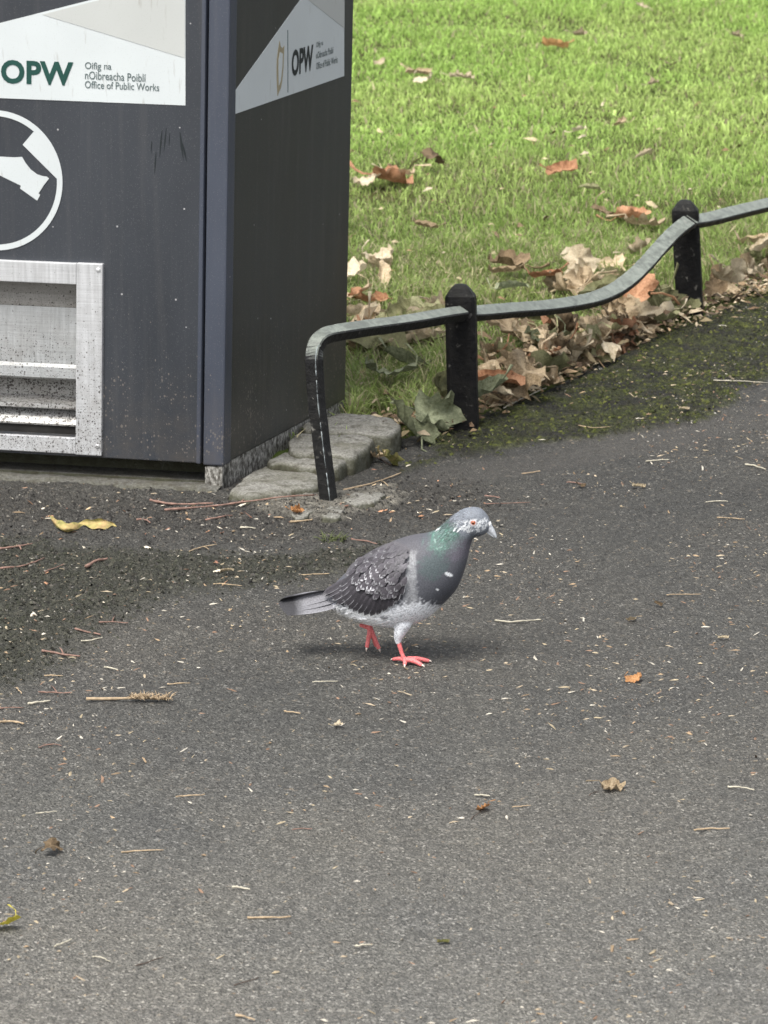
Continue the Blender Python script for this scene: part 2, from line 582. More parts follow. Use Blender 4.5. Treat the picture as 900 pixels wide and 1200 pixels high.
def mat_flat(name, col, rough=.5, spec=.3, var=.08, sc=40, dirt=0.0):
    t = NT(name, rough, spec)
    n = t.noise(sc, t.pos(), 3)
    c = t.mix(1.0, col, t.ramp(n, [(.3, 1 - var), (.7, 1 + var)]), 'MULTIPLY')
    if dirt:
        v = t.pos()
        st = t.noise(1.0, t.scale(v, (150, 150, 22)), 3, .6)
        c = t.mix(t.ramp(st, [(.62, 0.0), (.74, dirt)]), c, (.22, .19, .16))
        q = t.math('LESS_THAN', t.voro(300, v), .16)
        c = t.mix(t.math('MULTIPLY', q, dirt * .6), c, (.2, .18, .15))
    return t.fin(c)


M_TARMAC = mat_tarmac(); M_SOIL = mat_soil(); M_GRASS = mat_grass()
M_PAINT = mat_paint('anthracite_paint_sky_tint', (.028, .032, .039))  # bin paint with the bluish sky reflection put into its colour
M_PAINT_POST = mat_paint('blue_grey_corner_paint', (.044, .052, .072), True)
M_PAINT_SIDE = mat_paint('anthracite_paint_shade_tint', (.028, .030, .0285))  # same bin paint, colour tinted for a face that reflects less sky
M_STEEL = mat_steel()
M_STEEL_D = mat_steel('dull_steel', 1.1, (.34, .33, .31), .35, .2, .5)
M_STEEL_G = mat_steel('grimy_steel', 1.25, (.36, .36, .35), .6, .3, .6)
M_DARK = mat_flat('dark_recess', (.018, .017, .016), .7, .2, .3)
M_STIP = mat_stipple(); M_GRAN = mat_granite('granite_kerb', .62)
M_CONC = mat_granite('worn_concrete_ledge', .30)
M_IRON = mat_iron('black_painted_iron', sky_amt=.05, spec=.14); M_RAIL = mat_iron('sky_topped_iron_rail', sky_amt=.9)
M_STICK = mat_flat('white_vinyl', (.50, .535, .54), .45, .4, .03, 8, .35)
M_STICK2 = mat_flat('cream_vinyl', (.42, .435, .42), .45, .4, .03, 8, .35)
M_GREEN = mat_flat('dark_green_print', (.012, .055, .045), .5)
M_GREY = mat_flat('grey_green_print', (.10, .13, .13), .5)
M_BLACKP = mat_flat('black_print', (.015, .02, .022), .5)
M_GOLD = mat_flat('dull_gold_print', (.30, .26, .17), .4)

# ------------------------------------------------------------------ the ground: path and lawn
def axis(lo, hi, f0, f1, fine, g=1.16):
    a = list(np.arange(f0, f1, fine))
    s = fine; x = f0; left = []
    while x > lo:
        s *= g; x -= s; left.append(x)
    s = fine; x = a[-1]; right = []
    while x < hi:
        s *= g; x += s; right.append(x)
    return np.array(left[::-1] + a + right)


def build_ground():
    xs = axis(-150, 150, -.78, .98, .0038)
    ys = np.concatenate([axis(-60, 4, 4.0, 4.02, .011)[:-1][:0], axis(-60, 300, 4.05, 9.6, .0058)])
    X, Y = np.meshgrid(xs, ys)
    x = X.ravel(); y = Y.ravel()
    ms = masks(x, y)
    z = hgt(x, y, True, ms)
    far = np.maximum(np.abs(x) - 3, 0) + np.maximum(y - 14, 0) + np.maximum(3 - y, 0)
    z = z * np.exp(-far * .2)
    V = np.stack([x, y, z], 1)
    nx, ny = len(xs), len(ys)
    I = np.arange(nx * ny).reshape(ny, nx)
    Q = np.stack([I[:-1, :-1].ravel(), I[:-1, 1:].ravel(), I[1:, 1:].ravel(), I[1:, :-1].ravel()], 1)
    cy = y[Q].mean(1); cx = x[Q].mean(1)
    isl = cy > edgeY(cx)
    c1 = np.stack(ms[:3], 1)
    c2 = np.stack([ms[3], ms[4], np.zeros_like(ms[3])], 1)
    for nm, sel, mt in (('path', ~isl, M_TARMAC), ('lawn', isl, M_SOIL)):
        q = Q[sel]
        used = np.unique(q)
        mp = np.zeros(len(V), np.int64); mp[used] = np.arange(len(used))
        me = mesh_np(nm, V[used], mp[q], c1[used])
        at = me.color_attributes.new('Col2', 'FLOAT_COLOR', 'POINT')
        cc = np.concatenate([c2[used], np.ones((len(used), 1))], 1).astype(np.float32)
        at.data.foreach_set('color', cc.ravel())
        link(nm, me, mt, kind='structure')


build_ground()

# ------------------------------------------------------------------ grass (stuff)
def build_grass():
    def field(n, x0, x1, y0, y1, hmin, hmax, wmin, wmax, yellow=0.0, poly=None, wedge=True):
        x = RNG.uniform(x0, x1, n); y = RNG.uniform(y0, y1, n)
        if wedge:
            k = np.abs(x) < (.11 * y + .35)
            x = x[k]; y = y[k]
        if poly is not None:
            k = sdpoly(x, y, poly) > 0
            x = x[k]; y = y[k]
        k = y > edgeY(x) + .015 + .05 * vnoise(x * 12, y * 12, 40)
        # thin where dead leaves and the bin lie
        dens = np.where(y - edgeY(x) < .22, .45, 1.0)
        bare = sstep(.55, .7, fbm(x * 2.2, y * 2.2, 33)) * sstep(11.2, 10, y) * .45
        k &= RNG.random(len(x)) < dens * (1 - bare) * (.7 + .6 * sstep(.35, .6, fbm(x * 7, y * 3.5, 48)))
        x = x[k]; y = y[k]; m = len(x)
        h = RNG.uniform(hmin, hmax, m) * (.45 + 1.0 * fbm(x * 5, y * 4, 41))
        w = RNG.uniform(wmin, wmax, m)
        a = RNG.uniform(0, 2 * np.pi, m); b = RNG.uniform(0, 2 * np.pi, m)
        lean = RNG.uniform(.3, 1.25, m) * h
        z = hgt(x, y, False) - .003
        wx, wy = np.cos(a) * w / 2, np.sin(a) * w / 2
        lx, ly = np.cos(b) * lean, np.sin(b) * lean
        p0 = np.stack([x - wx, y - wy, z], 1); p1 = np.stack([x + wx, y + wy, z], 1)
        p2 = np.stack([x + lx * .35 + wx * .8, y + ly * .35 + wy * .8, z + h * .62], 1)
        p3 = np.stack([x + lx * .35 - wx * .8, y + ly * .35 - wy * .8, z + h * .62], 1)
        p4 = np.stack([x + lx, y + ly, z + h * np.clip(1.05 - .45 * (lean / h) ** 2, .5, 1.1)], 1)
        V = np.stack([p0, p1, p2, p3, p4], 1).reshape(-1, 3)
        b0 = np.arange(m) * 5
        T = np.concatenate([np.stack([b0, b0 + 1, b0 + 2], 1), np.stack([b0, b0 + 2, b0 + 3], 1), np.stack([b0 + 3, b0 + 2, b0 + 4], 1)])
        # colour : greener and painted sunnier further into the lawn, straw and olive near the fence
        t = sstep(8.2, 11.5, y + 1.6 * (fbm(x * 1.5, y * 1.5, 44) - .5))
        sunny_green = np.array([.38, .55, .14]); dull = np.array([.22, .29, .085]); straw = np.array([.48, .43, .26]); lime = np.array([.50, .60, .21])
        patch = fbm(x * 1.1, y * 1.1, 45)[:, None]
        c = dull * (1 - t[:, None]) + sunny_green * t[:, None]
        c = c * (1 - .5 * sstep(.4, .7, patch)) + lime * .5 * sstep(.4, .7, patch)
        dead = RNG.random(m) < (.26 - .18 * t + yellow)
        c[dead] = straw * RNG.uniform(.55, 1.1, (dead.sum(), 1))
        c = c * RNG.uniform(.6, 1.35, (m, 1))
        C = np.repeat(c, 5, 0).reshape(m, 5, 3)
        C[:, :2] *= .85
        return V, T, C.reshape(-1, 3)

    parts = [field(170000, -2.2, 2.4, 7.0, 11.0, .018, .042, .0020, .0042),
             field(190000, -2.4, 2.6, 11.0, 15.5, .014, .034, .003, .0055),
             field(60000, -6, 6, 7.0, 22, .02, .045, .005, .009, wedge=False),
             field(60000, -3.2, -.9, 7.0, 11.5, .02, .042, .004, .007, wedge=False)]
    tuft1 = wpoly([(406, 505), (412, 430), (470, 400), (530, 405), (528, 480), (480, 505), (440, 480)])
    tuft2 = wpoly([(562, 470), (566, 425), (600, 420), (612, 440), (600, 470)])
    tuft3 = wpoly([(822, 335), (826, 270), (900, 235), (905, 300), (870, 330)])
    tuft4 = wpoly([(406, 380), (412, 300), (520, 290), (640, 280), (780, 255), (790, 330), (640, 345), (520, 372)])
    for tp, n, h0, h1 in ((tuft1, 9000, .04, .085), (tuft2, 5000, .03, .06), (tuft3, 9000, .035, .075), (tuft4, 24000, .02, .05)):
        xs = [p[0] for p in tp]; ys = [p[1] for p in tp]
        parts.append(field(n, min(xs), max(xs), min(ys), max(ys), h0, h1, .002, .004, .05, tp, wedge=False))
    V = []; T = []; C = []; b = 0
    for v, t, c in parts:
        V.append(v); T.append(t + b); C.append(c); b += len(v)
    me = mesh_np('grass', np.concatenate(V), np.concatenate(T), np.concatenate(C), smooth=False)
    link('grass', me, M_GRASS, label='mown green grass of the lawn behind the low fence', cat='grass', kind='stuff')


build_grass()

# ------------------------------------------------------------------ litter bin
A0 = P(260.5, 573)
r_ = P(404, 494) - A0; r_ /= np.linalg.norm(r_)
l_ = P(0, 558.5) - A0; l_ /= np.linalg.norm(l_)
KZ = np.array([0, 0, 1.0])
LEAN = 0.0


def bpos(u, v, z):
    return A0 + l_ * (u - LEAN * z) + r_ * v + KZ * z


def bsolve(x, y, u=None, v=None):
    """bin coordinates of a photograph position on the front (v given) or side (u given)"""
    d = ray(x, y)
    up = KZ - LEAN * l_
    if v is not None:
        Mx = np.stack([l_, up, -d], 1); rhs = CO - A0 - r_ * v
        a, z, t = np.linalg.solve(Mx, rhs); return a, z
    Mx = np.stack([r_, up, -d], 1); rhs = CO - A0 - l_ * u
    a, z, t = np.linalg.solve(Mx, rhs); return a, z


_u, _z = bsolve(268.5, 0, v=0)
LEAN = -_u / _z
BW, BH = .765, 1.24
BD = bsolve(407, 300, u=0)[0]
print('bin lean', LEAN, 'depth', BD, 'corner check', bsolve(268.5, 0, v=0))

bin_root = empty('litter_bin', bpos(BW / 2, BD / 2, 0), 'tall dark grey litter bin with white stickers and a steel chute', 'litter bin')


def bbox(u0, u1, v0, v1, z0, z1, bev=.0):
    """box in bin coordinates with small chamfered edges"""
    e = min(bev, abs(u1 - u0) * .45, abs(v1 - v0) * .45, abs(z1 - z0) * .45)
    if e <= 0:
        V = [bpos(u, v, z) for z in (z0, z1) for u, v in ((u0, v0), (u1, v0), (u1, v1), (u0, v1))]
        Fc = [(3, 2, 1, 0), (4, 5, 6, 7), (0, 1, 5, 4), (1, 2, 6, 5), (2, 3, 7, 6), (3, 0, 4, 7)]
        return V, Fc
    import bmesh
    bm = bmesh.new()
    vs = [bm.verts.new((u, v, z)) for z in (z0, z1) for u, v in ((u0, v0), (u1, v0), (u1, v1), (u0, v1))]
    for f in [(3, 2, 1, 0), (4, 5, 6, 7), (0, 1, 5, 4), (1, 2, 6, 5), (2, 3, 7, 6), (3, 0, 4, 7)]:
        bm.faces.new([vs[i] for i in f])
    bmesh.ops.bevel(bm, geom=list(bm.edges), offset=e, segments=2, profile=.6, affect='EDGES')
    bm.verts.ensure_lookup_table()
    V = [bpos(*v.co) for v in bm.verts]
    Fc = [tuple(v.index for v in f.verts) for f in bm.faces]
    bm.free()
    return V, Fc


def fixn(me):
    import bmesh
    bm = bmesh.new(); bm.from_mesh(me)
    bmesh.ops.recalc_face_normals(bm, faces=bm.faces)
    bm.to_mesh(me); bm.free()


def bpart(name, mat, *boxes, parent=bin_root, smooth=False, label=None):
    mb = MB()
    for b in boxes: mb.add(*b)
    me = mb.mesh(name, smooth)
    fixn(me)
    return link(name, me, mat, parent, label=label)


u_seam = bsolve(238, 400, v=0)[0]          # gap between door and corner post
z_door = bsolve(236, 542, v=0)[1]
z_post = bsolve(250, 545, v=0)[1]
z_strip = bsolve(330, 505.5, u=0)[1]
z_strip = (z_post + z_strip) / 2 if abs(z_post - z_strip) < .03 else z_post
print('zs', u_seam, z_door, z_post, z_strip)
# chute opening in the door, in bin coordinates
cx1 = bsolve(123, 420, v=0)[0]; cx0 = bsolve(92.5, 420, v=0)[0]
cz1 = bsolve(100, 307, v=0)[1]; cz0 = bsolve(100, 531.5, v=0)[1]
zi1 = bsolve(80, 331, v=0)[1]; zi0 = bsolve(80, 511, v=0)[1]
cu_mid = BW / 2
cxL1 = 2 * cu_mid - cx1; cxL0 = 2 * cu_mid - cx0
DT = -.006
# body behind door, with an opening : shell pieces
bpart('body', M_PAINT_SIDE,
      bbox(.0015, BW - .0015, .20, BD - .002, z_strip, BH, .004),
      bbox(.036, cx0 + .0, .012, .20, z_post, BH - .004), bbox(cxL0, BW - .036, .012, .20, z_post, BH - .004),
      bbox(cx0, cxL0, .012, .20, zi1, BH - .004), bbox(cx0, cxL0, .012, .20, z_post, zi0))
bpart('side_panel', M_PAINT_SIDE, bbox(-.0015, .004, .004, BD, z_strip, BH, .0015), label='dark right side panel')
bpart('side_panel', M_PAINT_SIDE, bbox(BW - .004, BW + .0015, .004, BD, z_strip, BH, .0015))
for (a, b) in ((-.003, u_seam - .004), (BW - u_seam + .004, BW + .003)):
    bpart('corner_post', M_PAINT_POST, bbox(a, b, -.004, .03, z_post, BH + .004, .003))
# door : four pieces round the chute opening, one mesh
door = bpart('door', M_PAINT,
             bbox(u_seam, cx0, DT, .012, z_door, BH - .01, .002),
             bbox(cxL0, BW - u_seam, DT, .012, z_door, BH - .01, .002),
             bbox(cx0 - .002, cxL0 + .002, DT + .0004, .012, zi1, BH - .0104),
             bbox(cx0 - .002, cxL0 + .002, DT + .0004, .012, z_door + .0003, zi0))
bpart('door_edge_trim', M_PAINT_POST, bbox(u_seam - .0006, u_seam + .007, DT - .002, .013, z_door - .001, BH - .012, .002), parent=door)
bpart('base_strip', M_STIP, bbox(.0, .006, .005, BD, -.02, z_strip - .0012), bbox(.0, .032, -.001, .03, -.02, z_post - .002, .003),
      label='stippled grey metal strip along the foot of the side')
bpart('base_strip', M_STIP, bbox(BW - .006, BW, .005, BD, -.02, z_strip - .0012), bbox(BW - .032, BW, -.001, .03, -.02, z_post - .002, .003))
bpart('plinth', mat_granite('gap_shade_plinth', .28), bbox(.034, BW - .034, .075, .12, -.02, z_door + .01), bbox(.034, BW - .034, .014, .08, -.02, .010, .004),  # colour darkened to paint in the black shade of the door gap
      label='recessed ledge below the door with gap shade in its colour')
bpart('lid', M_PAINT, bbox(-.012, BW + .012, -.015, BD + .012, BH + .005, BH + .05, .012), bbox(.03, BW - .03, .03, BD - .03, BH + .049, BH + .10, .03))

# chute frame
fr = bpart('chute_frame', M_STEEL,
           bbox(cx1, cx0, DT - .007, DT + .002, cz0, cz1, .0015),
           bbox(cxL0, cxL1, DT - .007, DT + .002, cz0, cz1, .0015),
           bbox(cx0 + .0006, cxL0 - .0006, DT - .006, DT + .002, zi1 - .001, cz1 - .0008, .0015),
           bbox(cx0 + .0006, cxL0 - .0006, DT - .006, DT + .002, cz0 + .0008, zi0, .0015), label='mud-splashed stainless steel frame')
for (px, py) in ((115, 316.5), (114, 523)):
    uu, zz = bsolve(px, py, v=DT - .007)
    for uq in (uu, BW - uu):
        c = bpos(uq, DT - .007, zz); ax = -r_
        V, Fc = tube([c + r_ * .001, c - r_ * .0008, c - r_ * .0016], [.0042, .0042, .003], 14)
        mb = MB().add(V, Fc); me = mb.mesh('screw'); fixn(me)
        link('screw', me, M_STEEL, fr)


def zf(y, x=60): return bsolve(x, y, v=DT)[1]


def slab(u0, u1, prof, th=.003):
    """sheet bent along a profile of (v, z) points, spanning u0..u1"""
    n = len(prof); V = []; Fc = []
    for (v, z) in prof:
        for u in (u0, u1):
            V.append(bpos(u, v, z))
    for (v, z) in prof:
        for u in (u0, u1):
            V.append(bpos(u, v + th, z - th * .6))
    for i in range(n - 1):
        a = 2 * i
        Fc.append((a, a + 1, a + 3, a + 2)); b = a + 2 * n
        Fc.append((b, b + 2, b + 3, b + 1))
    Fc.append((0, 2 * n, 2 * n + 1, 1)); e = 2 * (n - 1)
    Fc.append((e, e + 1, e + 1 + 2 * n, e + 2 * n))
    for s in (0, 1):
        for i in range(n - 1):
            a = 2 * i + s
            Fc.append((a, a + 2, a + 2 + 2 * n, a + 2 * n))
    return V, Fc


ua, ub = cx0 + .001, cxL0 - .001
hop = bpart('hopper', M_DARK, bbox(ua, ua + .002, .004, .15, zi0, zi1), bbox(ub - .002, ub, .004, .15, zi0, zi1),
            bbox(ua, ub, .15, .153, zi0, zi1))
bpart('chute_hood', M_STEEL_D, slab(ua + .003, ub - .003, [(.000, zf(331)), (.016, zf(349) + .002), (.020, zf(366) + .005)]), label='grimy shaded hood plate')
flap = bpart('flap', mat_steel('flap_steel', 1.0, (.44, .45, .45), .75, .16, .36), slab(ua + .003, ub - .003, [(.021, zf(366) + .005), (.014, zf(429)), (.006, zf(432)), (.004, zf(444)), (.008, zf(446))], .003),
             label='brushed steel pull-down flap')
bpart('handle', M_STEEL_G, slab(ua + .006, ub - .006, [(.036, zf(448)), (.040, zf(470)), (.030, zf(473)), (.006, zf(475)), (.005, zf(480)), (.008, zf(481))], .002), parent=flap)
bpart('tray', M_STEEL_G, slab(ua + .004, ub - .004, [(.030, zf(481)), (.012, zf(499)), (.012, zf(501))], .002), label='mud-speckled lower lip plate')
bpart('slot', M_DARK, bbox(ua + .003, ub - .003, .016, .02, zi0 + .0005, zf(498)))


# flat prints
def plane_poly(name, mat, px, side, off, parent, tri=False, label=None, thick=.0006):
    """flat sticker shape from photograph outline, on the front ('f') or side ('s')"""
    pts = []
    for x, y in px:
        if side == 'f':
            u, z = bsolve(x, y, v=DT); pts.append((u, z))
        else:
            v, z = bsolve(x, y, u=-.0015); pts.append((v, z))
    return uz_poly(name, mat, pts, side, off, parent, label, thick)


def uz_poly(name, mat, pts, side, off, parent, label=None, thick=.0006):
    n = len(pts)
    if side == 'f':
        fr_ = [bpos(u, DT - off, z) for u, z in pts]; bk = [bpos(u, DT - off + thick, z) for u, z in pts]
    else:
        fr_ = [bpos(-.0015 - off, v, z) for v, z in pts]; bk = [bpos(-.0015 - off + thick, v, z) for v, z in pts]
    V = fr_ + bk
    Fc = [tuple(range(n)), tuple(range(2 * n - 1, n - 1, -1))] + [(i, i + n, (i + 1) % n + n, (i + 1) % n) for i in range(n)]
    me = MB().add(V, Fc).mesh(name, False); fixn(me)
    return link(name, me, mat, parent, label=label)


def ring_poly(name, mat, c, ro, ri, side, off, parent, n=72):
    V = []; Fc = []
    for k in range(n):
        a = 2 * math.pi * k / n
        for r, o in ((ro, off), (ri, off), (ro, off - .0006), (ri, off - .0006)):
            u = c[0] + r * math.cos(a); z = c[1] + r * math.sin(a)
            V.append(bpos(u, DT - o, z) if side == 'f' else bpos(-.0015 - o, u, z))
    for k in range(n):
        a = 4 * k; b = 4 * ((k + 1) % n)
        Fc += [(a, a + 1, b + 1, b), (a, b, b + 2, a + 2), (a + 1, a + 3, b + 3, b + 1)]
    me = MB().add(V, Fc).mesh(name, False); fixn(me)
    return link(name, me, mat, parent)


def text_part(name, body, mat, box, side, off, parent, bold=0.0, space=1.0):
    """lettering fitted to a photograph box (x0,y0,x1,y1 measured at its left and right ends) on a bin face"""
    cu = bpy.data.curves.new(name, 'FONT'); cu.body = body; cu.size = 1.0; cu.offset = bold; cu.resolution_u = 4
    cu.space_character = space
    cu.extrude = 0
    to = bpy.data.objects.new('tmp', cu); COL.objects.link(to)
    dg = bpy.context.evaluated_depsgraph_get()
    me = bpy.data.meshes.new_from_object(to.evaluated_get(dg))
    bpy.data.objects.remove(to); bpy.data.curves.remove(cu)
    co = np.array([v.co[:] for v in me.vertices])
    x0, x1 = co[:, 0].min(), co[:, 0].max(); y0, y1 = co[:, 1].min(), co[:, 1].max()
    (xa, ya), (xb, yb), hpx = box           # top-left, top-right, height in pixels at left
    if side == 'f':
        s = lambda x, y: bsolve(x, y, v=DT)
    else:
        s = lambda x, y: bsolve(x, y, u=-.0015)
    ua_, za = s(xa, ya); ub_, zb = s(xb, yb); _, zl = s(xa, ya + hpx)
    me.name = name
    for v in me.vertices:
        fx = (v.co.x - x0) / (x1 - x0); fy = (v.co.y - y0) / (y1 - y0)
        u = ua_ + (ub_ - ua_) * fx; z = zl + (za - zl) * fy + (zb - za) * fx
        p = bpos(u, DT - off, z) if side == 'f' else bpos(-.0015 - off, u, z)
        v.co = p
    return link(name, me, mat, parent)


st = plane_poly('front_sticker', M_STICK, [(-150, 109), (217.5, 123.5), (217.5, -140), (215, -150), (120, -4), (-150, 66)][0:1] + [(217.5, 123.5), (217.5, -27), (100, 1.5), (-150, 65)],
                'f', .0008, bin_root, label='white office sticker on the door')
plane_poly('tinted_area', M_STICK2, [(50, 17), (217, 68), (217, -24), (104, 3)], 'f', .0014, st)
text_part('lettering', 'OPW', M_GREEN, ((1.5, 69.5), (86.5, 72.5), 28), 'f', .0016, st, .035, 1.05)
text_part('lettering', 'Oifig na', M_GREY, ((100, 72.5), (131, 73.5), 10.5), 'f', .0016, st, .006)
text_part('lettering', 'nOibreacha Poiblí', M_GREY, ((100, 83), (171.5, 86.5), 9.5), 'f', .0016, st, .006)
text_part('lettering', 'Office of Public Works', M_GREY, ((100, 94.5), (187, 98.0), 8.6), 'f', .0016, st, .006)


def harp(c, sx, sz, side, parent, off):
    pts = [(-.25, -1), (-.5, -.6), (-.48, .0), (-.4, .5), (-.3, .75), (-.12, 1), (.0, .72), (.18, .55), (.38, .58), (.5, .8), (.48, .45), (.5, .1), (.42, -.3), (.2, -.65), (-.02, -.85)]
    return uz_poly('harp_emblem', M_GOLD, [(c[0] + x * sx, c[1] + y * sz) for x, y in pts], side, off, parent)


c = bsolve(-26, 84, v=DT); harp(c, -.05, .032, 'f', st, .0016)
# round throw-it-away sign
cc = bsolve(-5.5, 211.5, v=DT); ur = abs(bsolve(75, 211.5, v=DT)[0] - cc[0]); zr = (bsolve(-5, 131, v=DT)[1] - bsolve(-5, 292, v=DT)[1]) / 2
rr = (ur + zr) / 2
sign = ring_poly('litter_symbol', M_STICK, cc, rr, rr * .918, 'f', .0008, bin_root)
sign['label'] = 'white ring with a hand dropping litter, printed on the door'
K = lambda X, Y: (X / 6.0, 120 + Y / 6.0)
arcpts = []
for k in range(9):
    a = math.radians(43.5 - k * (43.5 - 3) / 8)
    arcpts.append((cc[0] - math.cos(a) * rr * .93, cc[1] + math.sin(a) * rr * .93))
q1 = bsolve(*K(160, 297), v=DT); q2 = bsolve(*K(398, 534), v=DT); q0 = bsolve(*K(240, 203), v=DT)
uz_poly('litter_shape', M_STICK, [q0] + arcpts + [q2, q1], 'f', .0007, sign)
hand = [K(*p) for p in ((-240, 330), (0, 381), (100, 386), (155, 383), (180, 425), (215, 470), (260, 505), (300, 518), (330, 522), (345, 536), (312, 578), (290, 612), (272, 640), (283, 650), (262, 690), (142, 605), (148, 585), (0, 513), (-240, 400))]
plane_poly('hand_shape', M_STICK, hand, 'f', .0007, sign)
for (x0, y0, x1, y1, w_) in ((190, 152, 187, 185, 1.0), (195, 150, 192, 178, .8), (183, 178, 181, 205, .9), (211, 155, 215, 188, 1.4), (214, 168, 219, 190, 1.2), (199, 156, 198, 172, .6), (178, 165, 177, 180, .6)):
    plane_poly('scuff', M_BLACKP, [(x0 - w_ * .3, y0), (x0 + w_ * .3, y0), ((x0 + x1) / 2 + w_, (y0 + y1) / 2), (x1, y1), ((x0 + x1) / 2 - w_, (y0 + y1) / 2)], 'f', .0005, door, thick=.0003)
# side sticker
ss = plane_poly('side_sticker', M_STICK, [(271, 135), (403, 89), (403, -40), (380, -40), (271, 112.5)], 's', .0007, bin_root, label='white office sticker on the side panel')
plane_poly('tinted_area', M_STICK2, [(361, 0), (403, 33), (403, -38), (385, -36)], 's', .0012, ss)
plane_poly('divider_line', M_GREY, [(336.3, 35.5), (337.0, 35.2), (337.2, 108), (336.5, 108.2)], 's', .0012, ss)
text_part('lettering', 'OPW', M_BLACKP, ((341.5, 59), (366.5, 51.5), 31), 's', .0013, ss, .035, 1.02)
text_part('lettering', 'Oifig na', M_GREY, ((370, 49.5), (378, 46.5), 8), 's', .0013, ss, .006)
text_part('lettering', 'nOibreacha Poiblí', M_GREY, ((370, 61), (390, 54.5), 8), 's', .0013, ss, .006)
text_part('lettering', 'Office of Public Works', M_GREY, ((370, 73.5), (395, 65.5), 8), 's', .0013, ss, .006)
ha = [K7 for K7 in [(323.5, 83), (323.8, 70), (325.5, 57), (327, 47.5), (328.3, 54), (330.2, 56.5), (332.5, 53.5), (332, 65), (331.5, 80), (330, 95), (328.5, 103), (326.3, 108), (324.6, 112.5), (324, 100)]]
plane_poly('harp_emblem', M_GOLD, ha, 's', .0012, ss)
plane_poly('harp_opening', M_STICK, [(325.5, 84), (325.7, 70), (327.5, 61), (330.5, 63), (329.8, 80), (328, 95), (326, 100)], 's', .0016, ss)


# ------------------------------------------------------------------ stones under the bin
def stone(name, px, ztop, zbot, parent, seed, mat=M_GRAN, rough=.0045, label=None):
    """rounded dressed stone from the outline of its top"""
    pts = np.array([P(x, y, ztop)[:2] for x, y in px])
    n = 56
    cl = np.vstack([pts, pts[:1]])
    seg = np.r_[0, np.cumsum(np.linalg.norm(np.diff(cl, axis=0), axis=1))]
    s = np.linspace(0, seg[-1], n, endpoint=False)
    o = np.stack([np.interp(s, seg, cl[:, 0]), np.interp(s, seg, cl[:, 1])], 1)
    c = o.mean(0)
    o = o + (np.array([[vnoise(np.array([q * .35]), np.array([seed * 3.1 + w_]), 90)[0] - .5 for w_ in (0, 7)] for q in range(n)]) * .008)
    o = (np.roll(o, 1, 0) + 4 * o + np.roll(o, -1, 0)) / 6
    rings = [(.0, ztop), (.35, ztop), (.65, ztop), (.90, ztop - .0005), (.965, ztop - .0035), (1.0, ztop - .011), (1.01, ztop - .025), (1.01, zbot)]
    V = []; Fc = []
    for f, z in rings:
        for k in range(n):
            p = c + (o[k] - c) * max(f, .02)
            dz = rough * (2 * fbm(np.array([p[0] * 40]), np.array([p[1] * 40]), seed)[0] - 1)
            sh = .004 * (vnoise(np.array([p[0] * 30 + z * 90]), np.array([p[1] * 30]), seed + 5)[0] - .5)
            V.append((p[0] + sh, p[1] + sh, z + dz))
    R = len(rings)
    for i in range(R - 1):
        for k in range(n):
            k2 = (k + 1) % n
            Fc.append((i * n + k, i * n + k2, (i + 1) * n + k2, (i + 1) * n + k))
    Fc.append(tuple(range(n)))
    me = MB().add(V, Fc).mesh(name); fixn(me)
    return link(name, me, mat, parent, label=label)


plinth = empty('stone_plinth', P(400, 520, 0), 'row of worn granite kerb stones under the right side of the litter bin', 'kerb stones')
stone('kerb_stone', [(355, 494), (392, 483), (430, 484.5), (462, 488.5), (472, 494), (472, 502), (455, 508.5), (430, 508), (386, 506), (358, 503)], .041, -.03, plinth, 1)
stone('kerb_stone', [(335, 524), (342, 507), (386, 507.2), (429, 509), (440, 514), (431, 526), (412, 534), (380, 531), (345, 530)], .037, -.03, plinth, 2)
stone('kerb_stone', [(312, 537), (332, 528), (345, 530.8), (380, 532), (410, 535), (398, 547), (376, 548), (340, 543), (316, 543)], .028, -.03, plinth, 3)
stone('kerb_stone', [(268, 575), (288, 556), (312, 543.5), (345, 544), (376, 549), (384, 557), (372, 570), (335, 576), (292, 581)], .016, -.03, plinth, 4, label='pale granite stone nearest the path')
for i, (px, zt) in enumerate([([(398, 586), (415, 577), (440, 574), (452, 580), (440, 588), (415, 592)], .011), ([(372, 598), (390, 592), (404, 597), (396, 606), (378, 607)], .010),
                              ([(340, 600), (352, 593), (368, 597), (362, 605), (346, 607)], .010)]):
    stone('mortar_lump', px, zt, -.02, plinth, 10 + i, mat_granite('mortar_%d' % i, .6) if i == 0 else bpy.data.materials['mortar_0'], .004)
# concrete ledge the bin stands on, front
ledge = uz = None
mb = MB()
nseg = 60
V = []; Fc = []
for i in range(nseg + 1):
    u = -.0 + .72 * i / nseg
    j = .022 * (fbm(np.array([u * 18]), np.array([.3]), 60)[0] - .5)
    k = .010 * (fbm(np.array([u * 25]), np.array([.9]), 61)[0] - .5)
    for (v, z) in ((.10, .004 + k * .3), (-.008 + j, .006 + k * .5), (-.022 + j, .002 + k), (-.03 + j, -.02)):
        V.append(bpos(u, v, z))
for i in range(nseg):
    for q in range(3):
        a = 4 * i + q
        Fc.append((a, a + 1, a + 5, a + 4))
me = MB().add(V, Fc).mesh('footing'); fixn(me)
link('concrete_footing', me, M_CONC, origin=bpos(.35, 0, 0), label='thin crumbling concrete footing showing under the bin door', cat='footing')

# ------------------------------------------------------------------ low hoop fence
g0 = P(369, 588); g1 = P(543, 508); g2 = P(809, 371); g3 = g2 + (g2 - g1) * 1.05
fence = empty('low_fence', g1, 'low black iron fence with a wavy worn rail beside the litter bin', 'fence')


def vplane(a, b):
    d = (b - a); d[2] = 0; d /= np.linalg.norm(d)
    return a, np.array([d[1], -d[0], 0]), d


